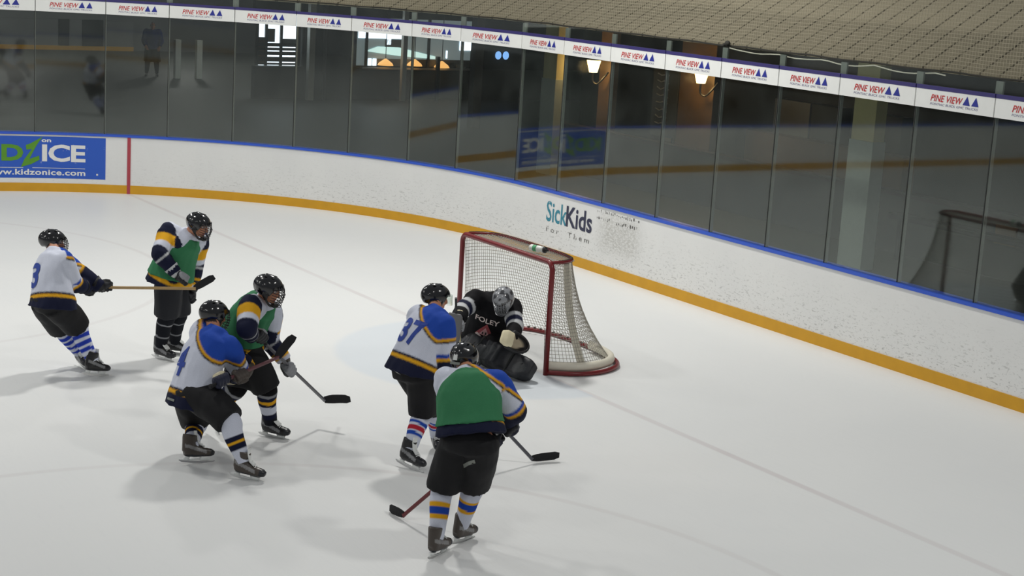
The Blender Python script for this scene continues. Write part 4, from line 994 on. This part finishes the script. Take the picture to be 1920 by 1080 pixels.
# --- C: white jersey, back to us
P = Pose('C'); C_ = person('c', 'person in white jersey with blue shoulders skating in front of the yellow sleeved player', P)
_, fr = body(C_, P, toward(.75, .6, -.25)); helmet(C_, fr, sticker=False)
_, vf = jersey(C_, P, lambda q: white_jersey(q, .6, .08), seed=3, hem=.13); _, pv = pants(C_, P, 3)
onback(C_, P, '4', vf, -.15, .03, .10, .37, bold=.02)
obj('pants_badge', project(subdiv(([V((-.07, -.02, 0)), V((.05, -.02, 0)), V((.05, .0, 0)), V((-.07, 0, 0))], [(0, 1, 2, 3)]), 1), P.pel-P.U*.10, P.R, P.U, -P.F, vf), M['alu'], C_)
sC = stripes((.42, 'white'), (.53, 'navy'), (.58, 'yellow'), (.70, 'navy'), (2, 'white'))
for sd in 'LR': sock_fine(C_, P, sd, sC); skate(C_, P, sd, 'brown', 'lgrey')
sb, sh, st_ = V((2.735, -4.63, .775)), V((2.60, -4.0, .925)), V((2.63, -3.88, 1.13))
sb = sb-(sh-sb)*.1
stick('maroon hockey stick crossing the hip of the yellow sleeved player, blade turned up', sb, sh, st_, shaft='maroon')
glove(C_, P.wriR, P.elbR, sb.lerp(sh, .18), sh-sb, 'cream', 'navy', 'cream'); glove(C_, P.wriL, P.elbL, sb.lerp(sh, .44), sh-sb, 'brown', 'brown', 'yellow', flip=-1)

# --- D: green pinnie, yellow sleeves, skating right
P = Pose('D'); gL = (P.wriR+V((.06, .05, -.01))).lerp(V((1.81, -3.13, .245)), .47); P.wriL = gL-nrm(gL-P.elbL)*.085
D_ = person('d', 'person in green pinnie with yellow and white sleeves skating right with stick low', P)
_, fr = body(D_, P, toward(1, -.1, -.35)); helmet(D_, fr)
_, vf = jersey(D_, P, dark_jersey, seed=4, hem=.0); pinnie(D_, P, 4, .0, 3); pants(D_, P, 4)
ss = stripes((.16, 'black'), (.24, 'grey'), (.34, 'navy'), (.43, 'yellow'), (.50, 'navy'), (.70, 'white'), (.84, 'navy'), (2, 'dark'))
for sd in 'LR': sock_fine(D_, P, sd, ss); skate(D_, P, sd, 'black', 'lgrey')
sh, st_ = V((1.81, -3.13, .245)), V((2.0, -2.95, .31))
gR = P.wriR+V((.06, .05, -.01)); sb = gR-nrm(sh-gR)*.10; gL = gR.lerp(sh, .47)
stick('dark hockey stick held low by the yellow sleeved skater, blade left of the goal', sb, sh, st_, shaft='stick_grey')
glove(D_, P.wriR, P.elbR, gR, sh-sb, 'grey', 'dark', 'grey'); 
glove(D_, P.wriL, P.elbL, gL, sh-sb, 'dark', 'grey', 'brown', flip=-1)

# --- E: white jersey 37 beside the goal
P = Pose('E'); gL = V((3.295, -2.55, .75)).lerp(V((3.585, -1.917, .045)), .16); P.wriL = gL-nrm(gL-P.elbL)*.085
E_ = person('e', 'person in white jersey number 37 standing beside the goaltender', P)
_, fr = body(E_, P, toward(1, .45, -.2)); helmet(E_, fr, cage=False, visor=True)
_, vf = jersey(E_, P, white_jersey, seed=5); pants(E_, P, 5)
onback(E_, P, '37', vf, -.13, .15, .15, .39, bold=.03)
obj('pants_badge', project(subdiv(([V((-.02, -.03, 0)), V((.02, -.03, 0)), V((.02, .03, 0)), V((-.02, .03, 0))], [(0, 1, 2, 3)]), 1), P.pel-P.U*.13+P.R*.02, P.R, P.U, -P.F, vf), M['alu'], E_)
ss = stripes((.36, 'white'), (.43, 'blue'), (.47, 'white'), (.57, 'red'), (.61, 'white'), (.68, 'blue'), (2, 'white'))
for sd in 'LR': sock_fine(E_, P, sd, ss); skate(E_, P, sd)
sh, st_ = V((3.585, -1.917, .045)), V((3.592, -1.641, .042))
gR = V((3.295, -2.55, .75)); sb = gR-nrm(sh-gR)*.12; gL = gR.lerp(sh, .16)
stick('grey hockey stick of number 37, black blade right of the nearest player', sb, sh, st_, shaft='stick_grey')
glove(E_, P.wriR, P.elbR, gR, sh-sb, 'navy', 'dark'); glove(E_, P.wriL, P.elbL, gL, sh-sb, 'navy', 'dark', flip=-1)

# --- F: nearest, green pinnie over white jersey, back to us
P = Pose('F'); P.elbL = V((5.04, -3.70, 1.08)); P.wriL = V((5.08, -3.46, .87))
F_ = person('f', 'person in plain green pinnie over white jersey, nearest the camera with back turned', P)
_, fr = body(F_, P, toward(.45, .9, -.35)); helmet(F_, fr, sticker=True)
_, vf = jersey(F_, P, lambda q: white_jersey(q, 2, -.12), seed=6, hem=-.03); pinnie(F_, P, 6, -.03, 4); _, pv = pants(F_, P, 6)
obj('pants_badge', project(subdiv(([V((-.05, -.012, 0)), V((.07, .0, 0)), V((.07, .022, 0)), V((-.05, .012, 0))], [(0, 1, 2, 3)]), 1), P.hipR.lerp(P.kneR, .72), P.R, P.U, -P.F, pv), M['alu'], F_)
ss = stripes((.36, 'white'), (.43, 'yellow'), (.57, 'blue'), (.64, 'yellow'), (2, 'white'))
for sd in 'LR': sock_fine(F_, P, sd, ss); skate(F_, P, sd, 'brown', 'lgrey')
sh, st_ = V((4.463, -3.725, .045)), V((4.245, -3.76, .042))
gR = V((5.16, -3.235, .93)); sb = gR-nrm(sh-gR)*.12; gL = gR.lerp(sh, .13)
stick('red and black hockey stick of the nearest player, blade low at left of his feet', sb, sh, st_, shaft='red_shaft')
glove(F_, P.wriR, P.elbR, gR, sh-sb, 'navy', 'dark'); glove(F_, P.wriL, P.elbL, gL, sh-sb, 'navy', 'dark', flip=-1)

# --- G: goaltender down on his knees
P = Pose('G'); G_ = thing('goaltender', 'person in black goaltender jersey and pads kneeling in front of the goal', 'person', tuple(P.g))
look = toward(-.25, -.75, -.62); _, fr = body(G_, P, look, drop=.015)
_, vf = jersey(G_, P, goalie_jersey, seed=7, sz=1.06, hem=.08); pants(G_, P, 7, C['black'])
onback(G_, P, 'FOLEY', vf, -.14, .14, .265, .33, 'num_white', 1, 'name_lettering', bold=.02)
def emblem(pts, mat, nm, off): obj(nm, project(subdiv(([V((x, y, 0)) for x, y in pts], [tuple(range(len(pts)))]), 2), P.pel, -P.R, P.U, P.F, vf, off), M[mat], G_)
emblem([(-.10, 0.125), (.10, 0.125), (.01, 0.260)], 'pink', 'emblem', .007)
emblem([(-.055, 0.130), (.06, 0.130), (.005, 0.210)], 'pink2', 'emblem_centre', .010)
emblem([(-.10, .12), (-.05, .10), (-.02, .115), (-.08, .14)], 'num_white', 'emblem_wing', .012); emblem([(.10, .12), (.05, .10), (.02, .115), (.08, .14)], 'num_white', 'emblem_wing', .012)
emblem([(-.022, 0.140), (-.008, 0.140), (-.008, 0.165), (-.022, 0.165)], 'black', 'emblem_mark', .013); emblem([(.014, 0.140), (.028, 0.140), (.028, 0.165), (.014, 0.165)], 'black', 'emblem_mark', .013)
# mask
look, hu, hs, H = fr
def Q(x, y, z): return H+look*x+hs*y+hu*z
mk = MB(); mk.ball(Q(-.01, 0, .02), (.142, .122, .135), look, hu, 22, 14); mk.loft([Q(.05, 0, 0), Q(.075, 0, -.07), Q(.085, 0, -.12)], [(.095, .085), (.08, .06), (.05, .035)], lat=[hs]*3, n=16)
mv = fuse(mk, .010, 3); cols = []
for v in mv[0]:
    d = v-H; x, y, z = d.dot(look), d.dot(hs), d.dot(hu)
    a = noise.noise(v*22); c = C['grey'] if a > -.15 else (.05, .05, .055)
    if x > .05 and abs(y) < .068 and -.075 < z < .062: c = C['black']
    cols.append(c)
m_ = obj('goalie_mask', mv, M['helmet'], G_, True, cols)
cg = MB()
for z in (.06, .035, .012, -.012, -.036, -.06, -.08):
    cg.loft(smoothline([Q(.085, -.078, z), Q(.138, -.045, z), Q(.152, 0, z), Q(.138, .045, z), Q(.085, .078, z)], 3), .004, n=5)
for y in (-.05, -.025, 0, .025, .05):
    cg.loft(smoothline([Q(.118, y, .075), Q(.15-abs(y)*.3, y, .04), Q(.153-abs(y)*.3, y, -.04), Q(.12, y, -.09)], 3), .004, n=5)
obj('face_cage', cg.vf, M['cagelight'], m_)
# leg pads
def legpad(k, a, face, out_, nm='leg_pad'):
    d = nrm(a-k); face = nrm(face-d*face.dot(d)); s = d.cross(face)
    A0 = k-d*.30+face*.03; L_ = .86; mb = MB(); prof = []
    for i, (t, w_, th) in enumerate(((0, .12, .06), (.04, .135, .08), (.30, .14, .085), (.36, .145, .10), (.52, .14, .10), (.60, .135, .085), (.78, .13, .085), (.84, .13, .09), (.93, .12, .085), (1, .09, .06))):
        c = A0+d*(L_*t)+face*(.09*max(0, t-.75)); mb.loft
        prof.append((c, (w_, th)))
    mb.loft([c for c, r in prof], [r for c, r in prof], lat=[s]*len(prof), n=18, power=4)
    for t in (.32, .40, .48): 
        c = A0+d*(L_*t)+face*.09; mb.loft([c-s*.12, c+s*.12], [.035, .035], n=8)
    mb.loft([A0+d*.05+s*.125*out_+face*.06, A0+d*.75+s*.125*out_+face*.06], [.03, .03], n=8)
    vf = fuse(mb, .013, 3)
    o = obj(nm, vf, M['pad'], G_, True, [C['dark'] if noise.noise(v*5) > -.35 else (.03, .033, .036) for v in vf[0]])
    st = MB()
    for t in (.2, .68):
        c = A0+d*(L_*t); st.loft([c-s*.142+face*.0, c-s*.142+face*.09, c+face*.098, c+s*.142+face*.09, c+s*.142], (.012, .004), n=6)
    obj('strap', st.vf, M['gasket'], o)
    return o
cf = toward(0, -1, 0)
legpad(P.kneL+V((0, 0, .02)), P.ankL, cf*.8+Z*.5, 1)
legpad(P.kneR+V((0, 0, .02)), V((.05, -.62, .14)), cf*.8+Z*.5, -1)
for sd in 'LR': skate(G_, P, sd, 'black', 'dark')
# goalie stick, blocker, trapper
gb = P.wriR+nrm(P.wriR-P.elbR)*.07+V((0, 0, -.03))
gs = thing('goalie_stick', 'cream paddled goaltender stick held in the blocker hand beside number 37', 'hockey stick', tuple(gb))
hd = V((gb.x-.10, gb.y+.10, .06)); bu = gb+(gb-hd)*.62; d = nrm(hd-bu); sdv = nrm(d.cross(AW))
obj('shaft', MB().loft([bu, gb], [(.013, .017)]*2, lat=[sdv]*2, n=10, power=4).vf, M['stick_black'], gs)
obj('paddle', MB().loft([gb+d*.03, gb+d*.07, hd], [(.02, .012), (.045, .013), (.045, .013)], lat=[sdv]*3, n=10, power=4).vf, M['cream_shaft'], gs)
obj('blade', MB().loft([hd-sdv*.03, hd+sdv*.15+Z*-.005, hd+sdv*.33+Z*.0], [(.05, .012), (.052, .01), (.03, .008)], lat=[Z]*3, n=10, power=4).vf, M['cream_shaft'], gs)
g = glove(G_, P.wriR, P.elbR, gb, d, 'grey', 'dark', 'cream')
bn = nrm(toward(-.35, -.85, .1)); bs = nrm(d-bn*d.dot(bn)); bx = bn.cross(bs)
bc = gb+bn*.075+bs*.02
blk = MB().loft([bc-bs*.17, bc-bs*.14, bc, bc+bs*.15, bc+bs*.18], [(.07, .014), (.092, .018), (.095, .02), (.092, .018), (.07, .014)], lat=[bx]*5, n=14, power=4)
o = obj('blocker_board', fuse(blk, .010, 2), M['pad'], G_, True, None)
me = o.data; a = me.color_attributes.new('Col', 'FLOAT_COLOR', 'POINT'); a.data.foreach_set('color', [x for _ in me.vertices for x in (*lin(98, 98, 100)[:3], 1)])
tr = P.wriL+nrm(P.wriL-P.elbL)*.06
tf = nrm(toward(.45, -.75, .45)); tx = nrm(toward(.8, .35, -.45)-tf*toward(.8, .35, -.45).dot(tf)); ty = tf.cross(tx)
mb = MB(); nr, nc = 5, 20; vs = []; fs = []
tc_ = tr+tx*.06
for sgn, dep in ((1, .075), (1, .095)):
    for i in range(nr+1):
        r = i/nr
        for j in range(nc):
            A = 2*pi*j/nc; e = 1.25 if cos(A) > 0 else 1
            vs.append(tc_+tx*(.125*r*cos(A)*e)+ty*(.10*r*sin(A))-tf*(dep*(1-r*r))+tf*.03)
n1 = (nr+1)*nc
for b0, fl in ((0, False), (n1, True)):
    for i in range(nr):
        for j in range(nc):
            q = (b0+i*nc+j, b0+i*nc+(j+1) % nc, b0+(i+1)*nc+(j+1) % nc, b0+(i+1)*nc+j); fs.append(q[::-1] if fl else q)
for j in range(nc): fs.append((nr*nc+j, nr*nc+(j+1) % nc, n1+nr*nc+(j+1) % nc, n1+nr*nc+j))
t = obj('catching_glove', (vs, fs), M['pad'], G_, True, [(lin(190, 176, 150)[:3] if i < n1*.62 else C['black']) if i < n1 else C['black'] for i in range(len(vs))])
def colourize(o, c):
    me = o.data; a = me.color_attributes.new('Col', 'FLOAT_COLOR', 'POINT'); a.data.foreach_set('color', [x for _ in me.vertices for x in (*c, 1)])
colourize(obj('glove_rim', MB().loft([tc_+tx*(.125*cos(2*pi*j/24)*(1.25 if cos(2*pi*j/24) > 0 else 1))+ty*(.10*sin(2*pi*j/24))+tf*.03 for j in range(24)], .014, n=6, closed=True).vf, M['pad'], t, True), C['black'])
colourize(obj('thumb_cuff', fuse(MB().loft([tr-tx*.12+tf*.02, tr-tx*.06+tf*.03, tr+tx*.02+tf*.035], [(.07, .03), (.095, .04), (.085, .03)], lat=[ty]*3, n=14, power=3), .010, 2), M['pad'], t, True), C['cream'])
colourize(obj('finger_stalls', fuse(MB().loft([tr-tx*.02-tf*.05+ty*.06, tc_-tf*.06+ty*.07+tx*.05, tc_-tf*.02+ty*.05+tx*.15], [.026, .026, .02], n=8).loft([tr-tx*.02-tf*.06+ty*.02, tc_-tf*.075+ty*.025+tx*.05, tc_-tf*.035+ty*.02+tx*.165], [.026, .026, .02], n=8).loft([tr-tx*.02-tf*.06-ty*.02, tc_-tf*.075-ty*.025+tx*.05, tc_-tf*.035-ty*.02+tx*.16], [.026, .026, .02], n=8).loft([tr-tx*.02-tf*.05-ty*.055, tc_-tf*.06-ty*.065+tx*.04, tc_-tf*.02-ty*.05+tx*.14], [.024, .024, .018], n=8).loft([tr-tf*.02+ty*.09, tc_+ty*.115-tx*.03, tc_+ty*.10+tx*.03+tf*.02], [.026, .026, .02], n=8), .009, 2), M['pad'], t, True), C['black'])

# --- spectator in the corridor behind the left glass
Pn = dict(pel=(0, 0, .95), neck=(0, .02, 1.45), head=(0, .05, 1.63), shoL=(-.19, 0, 1.40), shoR=(.19, 0, 1.40), elbL=(-.27, .02, 1.13), elbR=(.27, .03, 1.14), wriL=(-.22, .14, .95), wriR=(.2, .16, .97),
          hipL=(-.1, 0, .92), hipR=(.1, 0, .92), kneL=(-.13, .03, .50), kneR=(.14, .03, .50), ankL=(-.15, 0, .1), ankR=(.17, 0, .1), toeL=(-.17, .17, .04), toeR=(.2, .17, .04))
o0 = V((-35.35, 9.14, 0)); fx = nrm(CP-o0); fx.z = 0; fx.normalize(); rx = fx.cross(Z)
JT['S'] = {k: tuple(o0+rx*v[0]+fx*v[1]+Z*v[2]) for k, v in Pn.items()}
P = Pose('S'); S_ = thing('spectator', 'person in dark blue jacket standing in the corridor behind the left glass', 'person', tuple(o0))
body(S_, P, fx); jersey(S_, P, lambda q: lin(40, 52, 112)[:3], 'jacket', .9, 8); pants(S_, P, 8, C['dark'])
for sd in 'LR':
    sock_fine(S_, P, sd, lambda t: C['dark'])
    a_, t_ = getattr(P, 'ank'+sd), getattr(P, 'toe'+sd); f = nrm(V((t_.x-a_.x, t_.y-a_.y, 0)))
    vf = fuse(MB().loft([a_-f*.06-Z*.05, a_-Z*.045, a_+f*.1-Z*.055, a_+f*.19-Z*.07], [(.035, .04), (.042, .05), (.045, .04), (.03, .025)], lat=[Z.cross(f)]*4, n=10), .012, 2)
    obj('shoe', vf, M['boot'], S_, True, [C['black']]*len(vf[0]))
    w_ = getattr(P, 'wri'+sd); hd_ = nrm(w_-getattr(P, 'elb'+sd)); sx = hd_.cross(rx)
    hb = MB().loft([w_-hd_*.02, w_+hd_*.04, w_+hd_*.09], [(.025, .02), (.042, .02), (.04, .015)], lat=[rx]*3, n=10)
    for i in range(4): hb.loft([w_+hd_*.08+rx*(-.03+.02*i), w_+hd_*(.125+.008*(i in (1, 2)))+rx*(-.032+.021*i), w_+hd_*(.16+.01*(i in (1, 2)))+rx*(-.03+.02*i)+sx*.012], [.0095, .009, .007], n=6)
    hb.loft([w_+hd_*.02+rx*.035, w_+hd_*.06+rx*.06, w_+hd_*.095+rx*.058], [.012, .010, .008], n=6)
    vf = fuse(hb, .007, 1); obj('hand', vf, M['skin'], S_, True, [C['skin']]*len(vf[0]))
